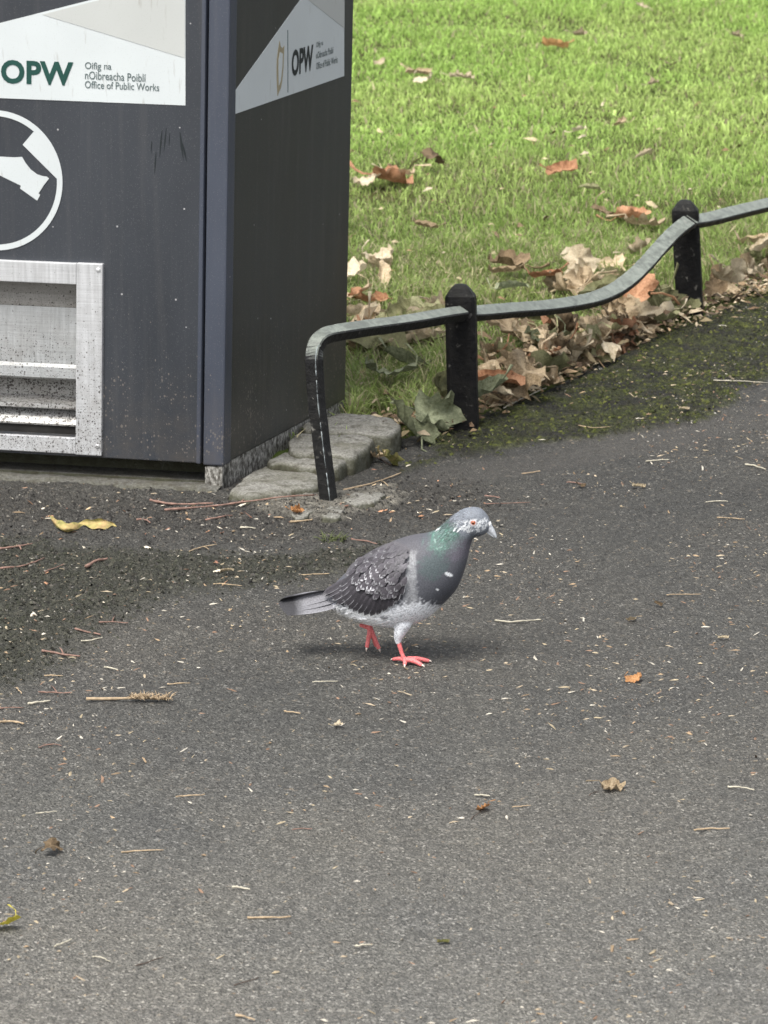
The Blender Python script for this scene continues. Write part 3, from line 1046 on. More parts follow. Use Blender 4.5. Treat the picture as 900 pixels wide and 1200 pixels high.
def sweep(pts, side, w, h, roll):
    """rectangular bar with worn edges along a path; side = horizontal vector to the path side"""
    pts = [np.asarray(p, float) for p in pts]
    V = []; Fc = []
    e = .0022
    sec = [(-w / 2 + e, h / 2), (w / 2 - e, h / 2), (w / 2, h / 2 - e), (w / 2, -h / 2 + e), (w / 2 - e, -h / 2), (-w / 2 + e, -h / 2), (-w / 2, -h / 2 + e), (-w / 2, h / 2 - e)]
    m = len(pts)
    for i, p in enumerate(pts):
        t = pts[min(i + 1, m - 1)] - pts[max(i - 1, 0)]; t /= np.linalg.norm(t)
        s = side - t * np.dot(side, t); s /= np.linalg.norm(s)
        n = np.cross(s, t)
        if i == 0: n0 = n
        rl = roll[i] if hasattr(roll, '__len__') else roll
        s2 = s * math.cos(rl) - n * math.sin(rl); n2 = n * math.cos(rl) + s * math.sin(rl)
        for a, b in sec:
            k = 1 + .05 * mnoise.noise(Vector((p[0] * 60, p[1] * 60, p[2] * 60 + a * 50)))
            V.append(p + s2 * a * k + n2 * b * k)
    c = len(sec)
    for i in range(m - 1):
        for k in range(c):
            k2 = (k + 1) % c
            Fc.append((i * c + k, i * c + k2, (i + 1) * c + k2, (i + 1) * c + k))
    Fc += [tuple(range(c)), tuple((m - 1) * c + k for k in range(c - 1, -1, -1))]
    return V, Fc


a, n01, d01 = vplane(g0.copy(), g1.copy()); _, n12, d12 = vplane(g1.copy(), g2.copy())
legplane = (np.array([0, g0[1] - .01, 0]), np.array([0, 1.0, 0]))
leg = [onplane(x, y, *legplane) for x, y in ((385.5, 590), (382, 560), (378, 530), (374.5, 500), (371, 470), (369, 440), (368, 420))]
corner = [onplane(x, y, g0, n01) for x, y in ((369.5, 408), (373, 400), (379, 395), (388, 391.5))]
rail1 = [onplane(x, y, g0, n01) for x, y in ((400, 389), (430, 384.5), (460, 380.5), (490, 376), (515, 371.5), (541, 367.5))]
pts = catmull(leg + corner + rail1, 90)
# irregular forging
side = np.array([n01[0], n01[1], 0]); side = side if side[0] > 0 else -side
nl = 90
tt = np.linspace(0, 1, nl)
roll = np.where(tt < .42, -.15, 0) + .50 * sstep(.38, .7, tt)
link('rail', (lambda me: (fixn(me), me)[1])(MB().add(*sweep(pts, side, .0255, .021, roll)).mesh('rail', False)), M_RAIL, fence,
     label='near rail section bent down into the ground as a leg')
rail2 = [onplane(x, y, g1, n12) for x, y in ((543, 367), (560, 367), (600, 363.5), (640, 360.5), (675, 355.5), (700, 349.5), (722, 339.5), (742, 324.5), (760, 306), (775, 289), (790, 273.5), (806, 261))]
pts = catmull(rail2, 80)
side2 = np.array([n12[0], n12[1], 0]); side2 = side2 if side2[0] > 0 else -side2
link('rail', (lambda me: (fixn(me), me)[1])(MB().add(*sweep(pts, side2, .032, .016, .55)).mesh('rail', False)), M_RAIL, fence,
     label='middle rail section sagging in a wave between the two posts')
_, n23, d23 = vplane(g2.copy(), g3.copy())
rail3 = [onplane(x, y, g2, n12) for x, y in ((808, 260.5), (830, 257), (860, 249.5), (900, 240), (960, 226), (1020, 215), (1060, 208))]
pts = catmull(rail3, 40)
link('rail', (lambda me: (fixn(me), me)[1])(MB().add(*sweep(pts, side2, .032, .016, .55)).mesh('rail', False)), M_RAIL, fence)


def post(bx, by, top_px, wpx, leanx, label=None):
    b = P(bx, by); dz = np.linalg.norm(b - CO)
    Zc = b[1] * math.cos(PITCH) + (CAM_H) * math.sin(PITCH)
    w = wpx * Zc / F
    top = onplane(top_px[0], top_px[1], b, np.array([0, 1.0, 0]))
    hgt_ = top[2]
    ang = math.radians(-8)
    ca, sa = math.cos(ang), math.sin(ang)
    ch = .22
    prof = [(-1 + ch, -1), (1 - ch, -1), (1, -1 + ch), (1, 1 - ch), (1 - ch, 1), (-1 + ch, 1), (-1, 1 - ch), (-1, -1 + ch)]
    V = []; Fc = []
    lv = [(-.04, 1), (hgt_ * .3, 1), (hgt_ * .6, 1), (hgt_ - .030, 1.0), (hgt_ - .022, .97), (hgt_ - .008, .62), (hgt_ - .002, .40), (hgt_, .2)]
    for z, s in lv:
        for (p, q) in prof:
            X = p * w / 2 * s; Y = q * w / 2 * .62 * s
            jx = .0008 * (random.random() - .5)
            cxx = b[0] + (top[0] - b[0]) * (z / hgt_)
            V.append((cxx + X * ca - Y * sa + jx, b[1] + .012 + X * sa + Y * ca + jx, z))
    n = 8
    for i in range(len(lv) - 1):
        for k in range(n):
            k2 = (k + 1) % n
            Fc.append((i * n + k, i * n + k2, (i + 1) * n + k2, (i + 1) * n + k))
    Fc.append(tuple((len(lv) - 1) * n + k for k in range(n)))
    me = MB().add(V, Fc).mesh('post', False); fixn(me)
    link('post', me, M_IRON, fence, label=label)


post(543.5, 508, (539.5, 334), 35, 0, 'bevelled black post nearer the bin')
post(809, 371, (803, 235), 31, 0, 'bevelled black post further along the fence')
g3p = g3
post(1072, 300, (1068, 182), 27, 0)

# chipped paint along the front edge of the leg
def chips(V, c, i0, i1):
    mb = MB(); i = i0
    V = [np.asarray(v, float) for v in V]
    while i < i1:
        ln = random.choice([2, 3, 4, 6])
        seq = []
        for j in range(i, min(i + ln, i1)):
            ring = [V[j * c + k] for k in range(c)]
            q = min(ring, key=lambda p: np.linalg.norm(p - CO))
            seq.append(q - (q - np.mean(ring, 0)) * .02)
        if len(seq) > 1: mb.add(*tube(seq, [.0008 * random.uniform(.4, 1.5) for _ in seq], 6))
        i += ln - 1 + (1 if random.random() < .3 else 0)
    return mb.mesh('bare_edge')


_pts = catmull(leg + corner + rail1, 90)
link('bare_edge', chips(sweep(_pts, side, .0255, .021, roll)[0], 8, 1, 40), mat_flat('bare_pale_metal', (.20, .225, .23), .6, .4, .5, 60), fence, label='thin pale line of chipped paint down the leg', kind='stuff')

# ------------------------------------------------------------------ pigeon
YAW = math.radians(9)
pg0 = P(470, 774)
EXP = np.array([math.cos(YAW), -math.sin(YAW), 0]); NRP = np.array([math.sin(YAW), math.cos(YAW), 0])
MPP = (pg0[1] * math.cos(PITCH) + CAM_H * math.sin(PITCH)) / F


def L(u, v, y=0.0):
    """pigeon point: profile position u, v in the photograph, y pixels away from the middle plane"""
    return onplane(u, v, pg0, NRP) + NRP * (y * MPP)


pigeon = empty('pigeon', pg0, 'grey pigeon with green-sheened neck and pink feet walking right across the tarmac', 'pigeon')
RINGS = np.array([
    (388, 691, 398, 711, 9), (396, 680, 402, 716, 17), (409, 668, 412, 722, 26), (427, 653, 430, 728.5, 35), (446, 641.5, 450, 733, 41),
    (465, 633, 474, 733.5, 43.5), (482, 628, 500, 724, 42), (494.5, 626, 520, 707, 37), (503.5, 624, 534.5, 691, 30.5), (511.5, 621, 543, 672.5, 23.5),
    (518.5, 615.5, 548, 655, 18.5), (526, 608.5, 551, 641, 15.8), (534, 602, 554.5, 631, 14.2), (543, 596.5, 559.5, 628, 14), (553, 594.2, 565, 627, 13.6),
    (563, 596, 569, 625.5, 12), (570.5, 603, 572.5, 622, 8), (573.5, 609, 574, 619, 4.5)], float)
RS = catmull(RINGS, 76)
NPH = 44


def ring_pt(r, ph, grow=0.0):
    T = L(r[0], r[1]); B = L(r[2], r[3])
    C = (T + B) / 2; A = (T - B) / 2
    c, s = math.cos(ph), math.sin(ph)
    ex = 1.0
    sc = np.sign(c) * abs(c) ** .95; ss_ = np.sign(s) * abs(s) ** .9
    return C + A * sc * (1 + grow) - NRP * (r[4] * MPP) * ss_ * (1 + grow)


grid = np.array([[ring_pt(r, 2 * math.pi * k / NPH) for k in range(NPH)] for r in RS])
nr = len(RS)
V = [p for row in grid for p in row]
Fc = []
for i in range(nr - 1):
    for k in range(NPH):
        k2 = (k + 1) % NPH
        Fc.append((i * NPH + k, i * NPH + k2, (i + 1) * NPH + k2, (i + 1) * NPH + k))
Fc += [tuple(range(NPH - 1, -1, -1)), tuple((nr - 1) * NPH + k for k in range(NPH))]
body = MB().add(V, Fc)
# feathered thighs, joined into the body surface
NEAR_Y, FAR_Y = -16, 17
v_, f_ = tube([L(479, 708, -16), L(475, 727, -19), L(471, 737, -19), L(469, 744, -18), L(469.5, 750, -18)], [.016, .0125, .0086, .0060, .0036], 16)
body.add(v_, f_)
v_, f_ = tube([L(436, 710, 15), L(428, 722, 17), L(426, 729, 17), L(427, 733, 17)], [.017, .012, .0075, .0045], 16)
body.add(v_, f_)
# brow and cere swelling
bmesh_tmp = body.mesh('pigeon_body_src')
tmp = bpy.data.objects.new('tmp', bmesh_tmp); COL.objects.link(tmp)
rm = tmp.modifiers.new('r', 'REMESH'); rm.mode = 'VOXEL'; rm.voxel_size = .0016
sm = tmp.modifiers.new('s', 'SMOOTH'); sm.iterations = 4; sm.factor = .5
dg = bpy.context.evaluated_depsgraph_get()
bme = bpy.data.meshes.new_from_object(tmp.evaluated_get(dg))
bpy.data.objects.remove(tmp)
bme.name = 'body'


def proj(Pw):
    """world -> profile pixel of the pigeon's own middle plane (inverse of L)"""
    Pw = np.atleast_2d(Pw)
    y = (Pw - pg0) @ NRP / MPP
    Q = Pw - np.outer(y * MPP, NRP)
    R = Q - CO
    fw = np.array([0, math.cos(PITCH), -math.sin(PITCH)]); up = np.array([0, math.sin(PITCH), math.cos(PITCH)])
    d = R @ fw
    return 450 + F * (R[:, 0] / d), 600 - F * ((R @ up) / d), y


def lerp(a, b, t):
    t = np.asarray(t)[..., None]
    return a * (1 - t) + b * t


def plum_col(u, v, y, seed=0):
    u = np.asarray(u, float); v = np.asarray(v, float); y = np.asarray(y, float)
    n = vnoise(u * .45 + seed, v * .45 + y * .3, 71); n2 = vnoise(u * .9 + seed * 3, v * .9 + y * .5, 73); nb = fbm(u * .08, v * .08 + y * .05, 75)
    slate = np.array([.072, .075, .088]); head = np.array([.14, .155, .18]); belly = np.array([.50, .52, .56]); back = np.array([.078, .077, .088])
    green = np.array([.065, .155, .12]); purple = np.array([.115, .10, .13]); white = np.array([.62, .64, .66]); navy = np.array([.045, .047, .06])
    c = np.tile(slate, (len(u), 1))
    # lower front of the breast is the darkest
    c = lerp(c, navy, sstep(655, 700, v) * sstep(505, 535, u) * .7)
    # upper back
    c = lerp(c, back, sstep(502, 488, u) * sstep(665, 645, v))
    # belly
    belly = np.array([.80, .82, .86]); bl = sstep(-6, 6, (v - (695 + np.where(u > 497, (u - 497) * .55, (497 - u) * .12))) + (n - .5) * 12) * sstep(540, 515, u)
    c = lerp(c, belly, bl)
    c = lerp(c, np.array([.30, .31, .34]), bl * sstep(.62, .8, n2) * sstep(430, 470, u) * .75)
    # pale band in front of the wing
    wb = sstep(10, 5, np.abs(u - (486 + (v - 660) * .05)) + (n - .5) * 4) * sstep(636, 644, v) * sstep(705, 690, v)
    c = lerp(c, belly * .36, wb * (.35 + .6 * n2))
    # rear underparts whiter
    c = lerp(c, np.array([.92, .93, .94]), bl * sstep(462, 440, u))
    # neck sheen
    g = sstep(1.15, .05, ((u - 523) / 25) ** 2 + ((v - 626) / 21) ** 2 + (n - .5) * .9)
    c = lerp(c, green, g * (.25 + .65 * n2))
    c = lerp(c, np.array([.22, .34, .30]), g * sstep(.72, .85, vnoise(u * .8 + 9, v * .8 + y * .4, 79)) * .6)
    g2 = sstep(1.0, .3, ((u - 541) / 15) ** 2 + ((v - 640) / 16) ** 2 + (n - .5))
    c = lerp(c, purple, g2 * .5)
    g3_ = sstep(1.0, .3, ((u - 512) / 20) ** 2 + ((v - 655) / 18) ** 2 + (n - .5))
    c = lerp(c, np.array([.058, .085, .085]), g3_ * .6)
    # head
    hd = sstep(-4, 4, (u - 536) - (v - 612) * .55 + (n - .5) * 6) * sstep(632, 624, v)
    c = lerp(c, head, hd)
    fl = sstep(1.0, .55, ((u - 557) / 19) ** 2 + ((v - 613.5) / 9) ** 2) * sstep(.42, .62, n2 + .12 * n)
    fl = np.maximum(fl, sstep(1.0, .7, ((u - 541) / 8) ** 2 + ((v - 613) / 7) ** 2) * sstep(.5, .65, n2))
    fl = np.maximum(fl, sstep(1.0, .6, ((u - 569) / 5) ** 2 + ((v - 612) / 8) ** 2) * sstep(.35, .55, n2))
    c = lerp(c, white, fl * .72)
    # single white flecks on the breast and nape
    for (a, b, ra, rb) in ((529.5, 667, 4.5, 2.2), (516.5, 616.5, 1.8, 2), (517, 683, 1.6, 1.4)):
        c = lerp(c, white, sstep(1.2, .6, ((u - a) / ra) ** 2 + ((v - b - (u - a) * .5) / rb) ** 2) * (y < 0))
    return np.clip(c, 0, 1)


co = np.array([v.co[:] for v in bme.vertices])
uu, vv, yy = proj(co)
cols = plum_col(uu, vv, yy)
at = bme.color_attributes.new('Col', 'FLOAT_COLOR', 'POINT')
at.data.foreach_set('color', np.concatenate([cols, np.ones((len(cols), 1))], 1).astype(np.float32).ravel())
for p in bme.polygons: p.use_smooth = True


def mat_feather():
    t = NT('pigeon_plumage', .62, .35)
    c = t.attr('Col')
    n = t.noise(520, t.pos(), 3)
    c = t.mix(1.0, c, t.ramp(n, [(.28, .72), (.72, 1.28)]), 'MULTIPLY')
    t.b.inputs['Sheen Weight'].default_value = .03
    return t.fin(c, t.bump(n, .0006, .8))


M_FEATH = mat_feather()
bme.materials.clear()
body_o = link('body', bme, M_FEATH, pigeon)


def feather_geo(root, tip, nrm, w, base, edge, n_l=6, camber=.12, blunt=.6, lift=0.0, shaft=None, darktip=None, edge_w=.7, mid=None, edge_mode='all'):
    """one overlapping feather: 5 points across, n_l along"""
    root = np.asarray(root, float); tip = np.asarray(tip, float); nrm = np.asarray(nrm, float)
    d = tip - root; ln = np.linalg.norm(d); d = d / ln
    nrm = nrm - d * np.dot(nrm, d); nrm /= np.linalg.norm(nrm)
    s = np.cross(nrm, d)
    V = []; C = []; Fc = []
    for i in range(n_l + 1):
        t = i / n_l
        wd = w * .5 * (math.sin(min(t * 1.6, 1) * math.pi / 2) ** .7) * (1.0 if t < blunt else math.sqrt(max(0.0, 1 - ((t - blunt) / (1 - blunt)) ** 2)) * .97 + .03)
        for q in (-1, -edge_w, 0, edge_w, 1):
            q0_ = root + d * (ln * t)
            if mid is not None: q0_ = q0_ + (np.asarray(mid) - (root + tip) / 2) * (4 * t * (1 - t))
            p = q0_ + s * (wd * q) + nrm * (lift * t * t - camber * w * q * q * .5 + .0)
            V.append(p)
            isedge = (abs(q) == 1 or i == n_l) if edge_mode == 'all' else ((i >= n_l - 1 and not (q == 0 and i == n_l - 1)) if edge_mode == 'tip' else (q == 1 or i == n_l))
            col = np.array(edge if isedge else base)
            if shaft is not None and q == 0: col = np.array(shaft)
            if darktip is not None: col = col * (1 - sstep(darktip[0], darktip[1], t)) + np.array(darktip[2]) * sstep(darktip[0], darktip[1], t)
            C.append(col)
    for i in range(n_l):
        for q in range(4):
            a = i * 5 + q
            Fc.append((a, a + 1, a + 6, a + 5))
    return V, Fc, C


# contour feathers over neck, breast, belly, rump
WZONE = [(491, 636), (489, 664), (477, 688), (467, 700), (452, 711), (436, 714), (422, 711), (411, 703), (395, 700), (385, 690), (403, 664), (424, 646), (445, 637), (468, 632)]


def plumage():
    mb_v = []; mb_f = []; mb_c = []
    rs = catmull(RINGS, 60)
    b = 0
    rr_ = random.Random(3)
    for i in range(2, 57):
        r = rs[i]
        circ = math.pi * (np.linalg.norm(L(r[0], r[1]) - L(r[2], r[3])) / 2 + r[4] * MPP)
        headness = min(1, max(0, (r[0] - 500) / 40))
        flen = .0115 * (1 - headness) + .0038 * headness
        fw = flen * .62
        n = int(2 * circ / fw * .62)
        for k in range(n):
            fi = i + rr_.uniform(-.5, .5)
            ii = min(max(int(fi), 1), 58); t = fi - ii
            rr2 = rs[ii] * (1 - t) + rs[ii + 1] * t
            ph = 2 * math.pi * (k + rr_.random()) / n
            p = ring_pt(rr2, ph, .003)
            q = ring_pt(rs[ii - 1] * (1 - t) + rs[ii] * t, ph, .003)
            cen = (L(rr2[0], rr2[1]) + L(rr2[2], rr2[3])) / 2
            d = q - p; dn = np.linalg.norm(d)
            if dn < 1e-6: continue
            d /= dn
            nm = ring_pt(rr2, ph, .1) - p; nm /= np.linalg.norm(nm)
            d = d + np.array([0, 0, -.25]) + .15 * np.array([rr_.uniform(-1, 1) for _ in range(3)])
            d = d - nm * np.dot(d, nm); d /= np.linalg.norm(d)
            u, v, y = proj(p)
            u = u[0]; v = v[0]; y = y[0]
            if ((u - 556) / 5) ** 2 + ((v - 609.5) / 4) ** 2 < 1: continue
            if u > 566: continue
            if u < 490 and nm[2] > .15: continue          # the folded wings and mantle lie smooth here
            if abs(y) > 6 and sdpoly(np.array([u]), np.array([v]), WZONE)[0] > -2: continue
            c = plum_col([u], [v], [y], 0)[0] * rr_.uniform(.58, 1.4)
            ed = np.clip(c * 1.45 + .012, 0, 1)
            L_ = flen * rr_.uniform(.8, 1.25)
            V, Fq, C = feather_geo(p - nm * .0006, p + d * L_ + nm * (.0006 + .0004 * rr_.random()), nm, fw * rr_.uniform(.8, 1.15), c, ed, 3, (.42 if u < 508 and v < 690 else .15), .45, lift=(-.0016 if u < 508 and abs(y) < 22 else -.0003))
            mb_v += V; mb_f += [tuple(j + b for j in f) for f in Fq]; mb_c += C
            b += len(V)
    me = mesh_np('contour_feathers', np.array(mb_v), np.array(mb_f), np.array(mb_c))
    link('contour_feathers', me, M_FEATH, pigeon, kind='stuff')


plumage()

# wings
RU = (RS[:, 0] + RS[:, 2]) / 2


def surf(u, v, sgn=-1, extra=3.0):
    """point on the folded wing's surface at profile u, v"""
    uc = np.clip(u, 404, 512)
    tv = np.interp(uc, RU, RS[:, 1]); bv = np.interp(uc, RU, RS[:, 3]); hw = np.interp(uc, RU, RS[:, 4])
    if u < 404: hw = hw * max(.45, 1 - (404 - u) / 34.0)
    c = (tv + bv) / 2; h = (bv - tv) / 2 + 2
    q = (v - c) / h
    y = hw * math.sqrt(max(.10, 1 - min(q * q, .93)))
    return L(u, v, 0) + NRP * (sgn * (y + extra) * MPP) + KZ * ((.16 if sgn < 0 else -.45) * y * MPP)


def surfn(u, v, sgn=-1):
    a = surf(u + 1.5, v, sgn) - surf(u - 1.5, v, sgn); b = surf(u, v + 1.5, sgn) - surf(u, v - 1.5, sgn)
    n = np.cross(a, b); n /= np.linalg.norm(n)
    if np.dot(n, NRP) * sgn < 0: n = -n
    return n


DARKF = np.array([.046, .042, .050]); PALE = np.array([.34, .34, .36]); MIDF = np.array([.10, .096, .108])
WPOLY = [(482, 640), (486, 652), (483, 676), (476, 685), (466, 688), (452, 687), (440, 683), (431, 676), (424, 669), (420, 662), (428, 653), (444, 642), (464, 635)]
for sgn, nm in ((-1, 'near'), (1, 'far')):
    wr_ = random.Random(5)
    # base shell of the wing
    N1, N2 = 26, 18
    V = []; Fc = []; C = []
    tips = catmull([(486, 640), (486, 672), (479, 690), (468, 704), (452, 712), (436, 715), (422, 712), (411, 705), (405, 696), (403, 680), (408, 664), (424, 651), (445, 639), (468, 631.5), (486, 640)], N1 + 1)[:-1]
    cu_, cv_ = 447, 675
    for i, f in enumerate(np.linspace(0, 1, N2)):
        for (a, b) in tips:
            f2 = f * .96; V.append(surf(cu_ + (a - cu_) * f2, cv_ + (b - cv_) * f2, sgn, 1.6 if f < .9 else -2.0)); C.append(MIDF * .8)
    for i in range(N2 - 1):
        for k in range(N1):
            k2 = (k + 1) % N1
            Fc.append((i * N1 + k, i * N1 + k2, (i + 1) * N1 + k2, (i + 1) * N1 + k))
    me = MB().add(V, Fc, C).mesh('wing')
    wing = link('wing', me, M_FEATH, pigeon)
    # flight feathers, long ones drooping below and the dark primaries crossing over the tail
    F_list = [((422, 670), (379.5, 694.5), 9, 0), ((424, 674), (383, 697), 9, .3), ((424, 679), (391, 701), 8, .5), ((424, 684), (397, 706), 8, .7)]
    tp = catmull([(401, 684), (401.5, 692), (404, 700), (409, 708), (416, 712.5), (425, 715.5), (435, 718), (446, 717), (457, 711), (467, 704), (476, 692)], 15)
    rp = catmull([(423, 667), (425, 671), (429, 676), (434, 680), (440, 683), (447, 685), (454, 686), (460, 685), (467, 683), (474, 680), (480, 676)], 15)
    for k in range(15): F_list.append((tuple(rp[k]), tuple(tp[k]), 8.5, 1.0 + k * .12))
    for (r0, t0, w, ex) in F_list:
        ra = surf(r0[0], r0[1], sgn, 2.6 + ex * .5); ta = surf(t0[0], t0[1], sgn, 4.0 + ex * .5)
        nn = (surfn((r0[0] + t0[0]) / 2, (r0[1] + t0[1]) / 2, sgn) + 0)
        j = wr_.uniform(.8, 1.2)
        prim = w >= 8.5 and r0[0] < 425 and t0[0] < 400
        V, Fq, C = feather_geo(ra, ta, nn, w * MPP, DARKF * j * (1.1 if prim else 1), PALE * (.6 if prim else wr_.uniform(.6, 1.5)), 8, .12, .72, .0, shaft=DARKF * .6, edge_w=.80, mid=surf((r0[0] + t0[0]) / 2, (r0[1] + t0[1]) / 2, sgn, 3.6 + ex * .5), edge_mode='side')
        me = mesh_np('flight_feather', np.array(V), np.array(Fq), np.array(C))
        link('flight_feather', me, M_FEATH, wing)
    # coverts
    cv = MB()
    us = []
    stepu, stepv = 6.4, 5.4
    row = 0
    v = 628
    while v < 699:
        u = 405 + (row % 2) * stepu / 2
        while u < 492:
            a = u + wr_.uniform(-2.0, 2.0); b = v + wr_.uniform(-1.8, 1.8)
            if sdpoly(np.array([a]), np.array([b]), WPOLY)[0] > -1.0: us.append((a, b))
            u += stepu
        v += stepv; row += 1
    us.sort(key=lambda p: (p[0] - p[1] * .6))         # rear first
    for (a, b) in us:
        t = np.clip((a - 410) / 75, 0, 1)
        low = np.clip((b - 640) / 60, 0, 1)
        ang = math.radians(140 + 28 * (1 - t) * (1 - low) - 22 * low + wr_.uniform(-13, 13))       # direction of the tip, image y down
        ln = 14.0 * (.85 + .45 * low) * wr_.uniform(.85, 1.15) * (1 - .25 * t)
        da, db = math.cos(ang) * ln, math.sin(ang) * ln
        fr_w = 8.8 * (1 - .25 * t) * wr_.uniform(.85, 1.15)
        smooth_zone = sstep(462, 478, np.array([a]))[0] * sstep(672, 655, np.array([b]))[0]
        base = (DARKF * 1.15) * (1 - smooth_zone) + MIDF * smooth_zone
        base = base * wr_.uniform(.75, 1.35)
        midz = math.exp(-((a - 450) / 22) ** 2 - ((b - 668) / 14) ** 2); ed = PALE * (wr_.uniform(.25, .7) + midz * wr_.choice([.2, .6, 1.3, 2.2])) * (1 - .5 * smooth_zone)
        n_ = surfn(a, b, sgn)
        hh_ = 2.5 + 4.2 * np.clip((b - 640) / 30, 0, 1); ra = surf(a, b, sgn, hh_ - .6); ta = surf(a + da, b + db, sgn, hh_ + .8)
        V, Fq, C = feather_geo(ra, ta, n_, fr_w * MPP, base, ed, 6, .12, wr_.uniform(.25, .5), edge_w=.72, shaft=base * .75, edge_mode='tip')
        cv.add(V, Fq, C)
    me = cv.mesh('coverts')
    cvo = link('coverts', me, M_FEATH, wing, kind='stuff')

# tail
for k, q in enumerate(list(np.linspace(-1, 1, 7))):
    yq = q * 21
    aq = abs(q)
    lft = 2.6 * (1 - aq)
    root = L(405, 692 + (13 if q < 0 else 7) * aq ** 1.3, q * 12)
    tip = L(326 + 7 * aq ** 2 + (3 if q > 0 else 0), 707 + (2.5 if q < 0 else 4) * aq ** 1.2, q * 16)
    root = root + KZ * lft * MPP; tip = tip + KZ * lft * MPP
    nn = np.array([0, 0, 1.0]) + NRP * (-.75 if q < 0 else .5)
    root = root + nn * (1 - aq) * 1.2 * MPP; tip = tip + nn * (1 - aq) * 1.2 * MPP
    grey = np.array([.15, .15, .165]) * random.uniform(.92, 1.08)
    V, Fq, C = feather_geo(root, tip, nn, 20 * MPP, grey, grey * (1.12 if aq < .9 else 1.35), 10, .02, .86, -.002, shaft=grey * .93, darktip=(.60, .80, (.018, .018, .022)), edge_w=.8)
    me = mesh_np('tail_feather', np.array(V), np.array(Fq), np.array(C))
    link('tail_feather', me, M_FEATH, pigeon)
# rump and undertail cover
tc_ = MB()
rnd = random.Random(9)
for k in range(70):
    q = rnd.uniform(-1, 1); s = rnd.random()
    a = 412 - 22 * s; b = 690 + 12 * s * .3 + 16 * abs(q) ** 1.5
    ra = L(a, b - 2.5, q * 13); ta = L(a - 15, b + 4.5, q * 14) + KZ * .001
    c = np.array([.30, .31, .35]) * rnd.uniform(.8, 1.15)
    tc_.add(*feather_geo(ra, ta, np.array([0, 0, 1.0]) + NRP * q, 8 * MPP, c, c * 1.2, 4, .1, .5))
link('rump_feathers', tc_.mesh('rump_feathers'), M_FEATH, pigeon, kind='stuff')

# eye, beak
M_BEAK = mat_flat('horn_grey_beak', (.42, .44, .47), .42, .4, .2, 400)
M_CERE = mat_flat('white_cere', (.72, .73, .74), .7, .2, .12, 600)
M_EYE = mat_flat('orange_iris', (.42, .10, .03), .12, .6, .25, 900)
M_PUPIL = mat_flat('black_pupil', (.004, .004, .004), .05, .6)
M_RING = mat_flat('pale_eye_skin', (.50, .42, .42), .6, .3)


def uvs(c, r, ax=None, n=14, m=10, squash=1.0):
    V = []; Fc = []
    ax = np.asarray(ax if ax is not None else (0, 0, 1), float); ax /= np.linalg.norm(ax)
    h = np.cross(ax, (0.3, .1, .95)); h /= np.linalg.norm(h); g = np.cross(ax, h)
    for i in range(m + 1):
        th = math.pi * i / m
        for k in range(n):
            p = 2 * math.pi * k / n
            V.append(np.asarray(c) + (h * math.cos(p) + g * math.sin(p)) * math.sin(th) * r + ax * math.cos(th) * r * squash)
    for i in range(m):
        for k in range(n):
            k2 = (k + 1) % n
            Fc.append((i * n + k, i * n + k2, (i + 1) * n + k2, (i + 1) * n + k))
    return V, Fc


def head_y(u, v):
    best = 0
    i = np.argmin(np.abs((RS[:, 0] + RS[:, 2]) / 2 - u) + np.abs((RS[:, 1] + RS[:, 3]) / 2 - v) * .3)
    r = RS[i]; cv2 = (r[1] + r[3]) / 2; hh = abs(r[3] - r[1]) / 2
    q = (v - cv2) / hh
    return r[4] * math.sqrt(max(.05, 1 - q * q))


for sgn in (-1, 1):
    hy = head_y(556, 609.5)
    c0 = L(556.3, 609.6, sgn * (hy - 1.6)); ax = NRP * sgn
    eye = link('eye', MB().add(*uvs(c0, 2.9 * MPP, ax)).mesh('eye'), M_EYE, pigeon)
    link('pupil', MB().add(*uvs(c0 + ax * 2.25 * MPP, 1.35 * MPP, ax, squash=.62)).mesh('pupil'), M_PUPIL, eye)
    V = []; Fc = []
    fu = EXP; fv = KZ
    for i in range(24):
        a = 2 * math.pi * i / 24
        for j in range(6):
            b = 2 * math.pi * j / 6
            rr3 = (3.3 + .75 * math.cos(b)) * MPP
            V.append(c0 + ax * (1.3 * MPP + .75 * MPP * math.sin(b)) + fu * math.cos(a) * rr3 * 1.05 + fv * math.sin(a) * rr3 * .9)
    for i in range(24):
        for j in range(6):
            Fc.append((i * 6 + j, ((i + 1) % 24) * 6 + j, ((i + 1) % 24) * 6 + (j + 1) % 6, i * 6 + (j + 1) % 6))
    link('eye_ring', MB().add(V, Fc).mesh('eye_ring'), M_RING, eye)


def beak_loft(name, secs, mat, parent):
    V = []; Fc = []; n = 12
    for (u, v, h, w) in secs:
        c = L(u, v)
        for k in range(n):
            a = 2 * math.pi * k / n
            # section perpendicular to the beak, which points down to the right
            dn = (L(u + .55, v + .83) - L(u, v)) if False else (L(u + .5, v - .86) - L(u, v))
            V.append(c + dn * h * math.cos(a) + NRP * w * MPP * math.sin(a))
    for i in range(len(secs) - 1):
        for k in range(n):
            k2 = (k + 1) % n
            Fc.append((i * n + k, i * n + k2, (i + 1) * n + k2, (i + 1) * n + k))
    Fc += [tuple(range(n)), tuple((len(secs) - 1) * n + k for k in range(n))]
    me = MB().add(V, Fc).mesh(name); fixn(me)
    return link(name, me, mat, parent)


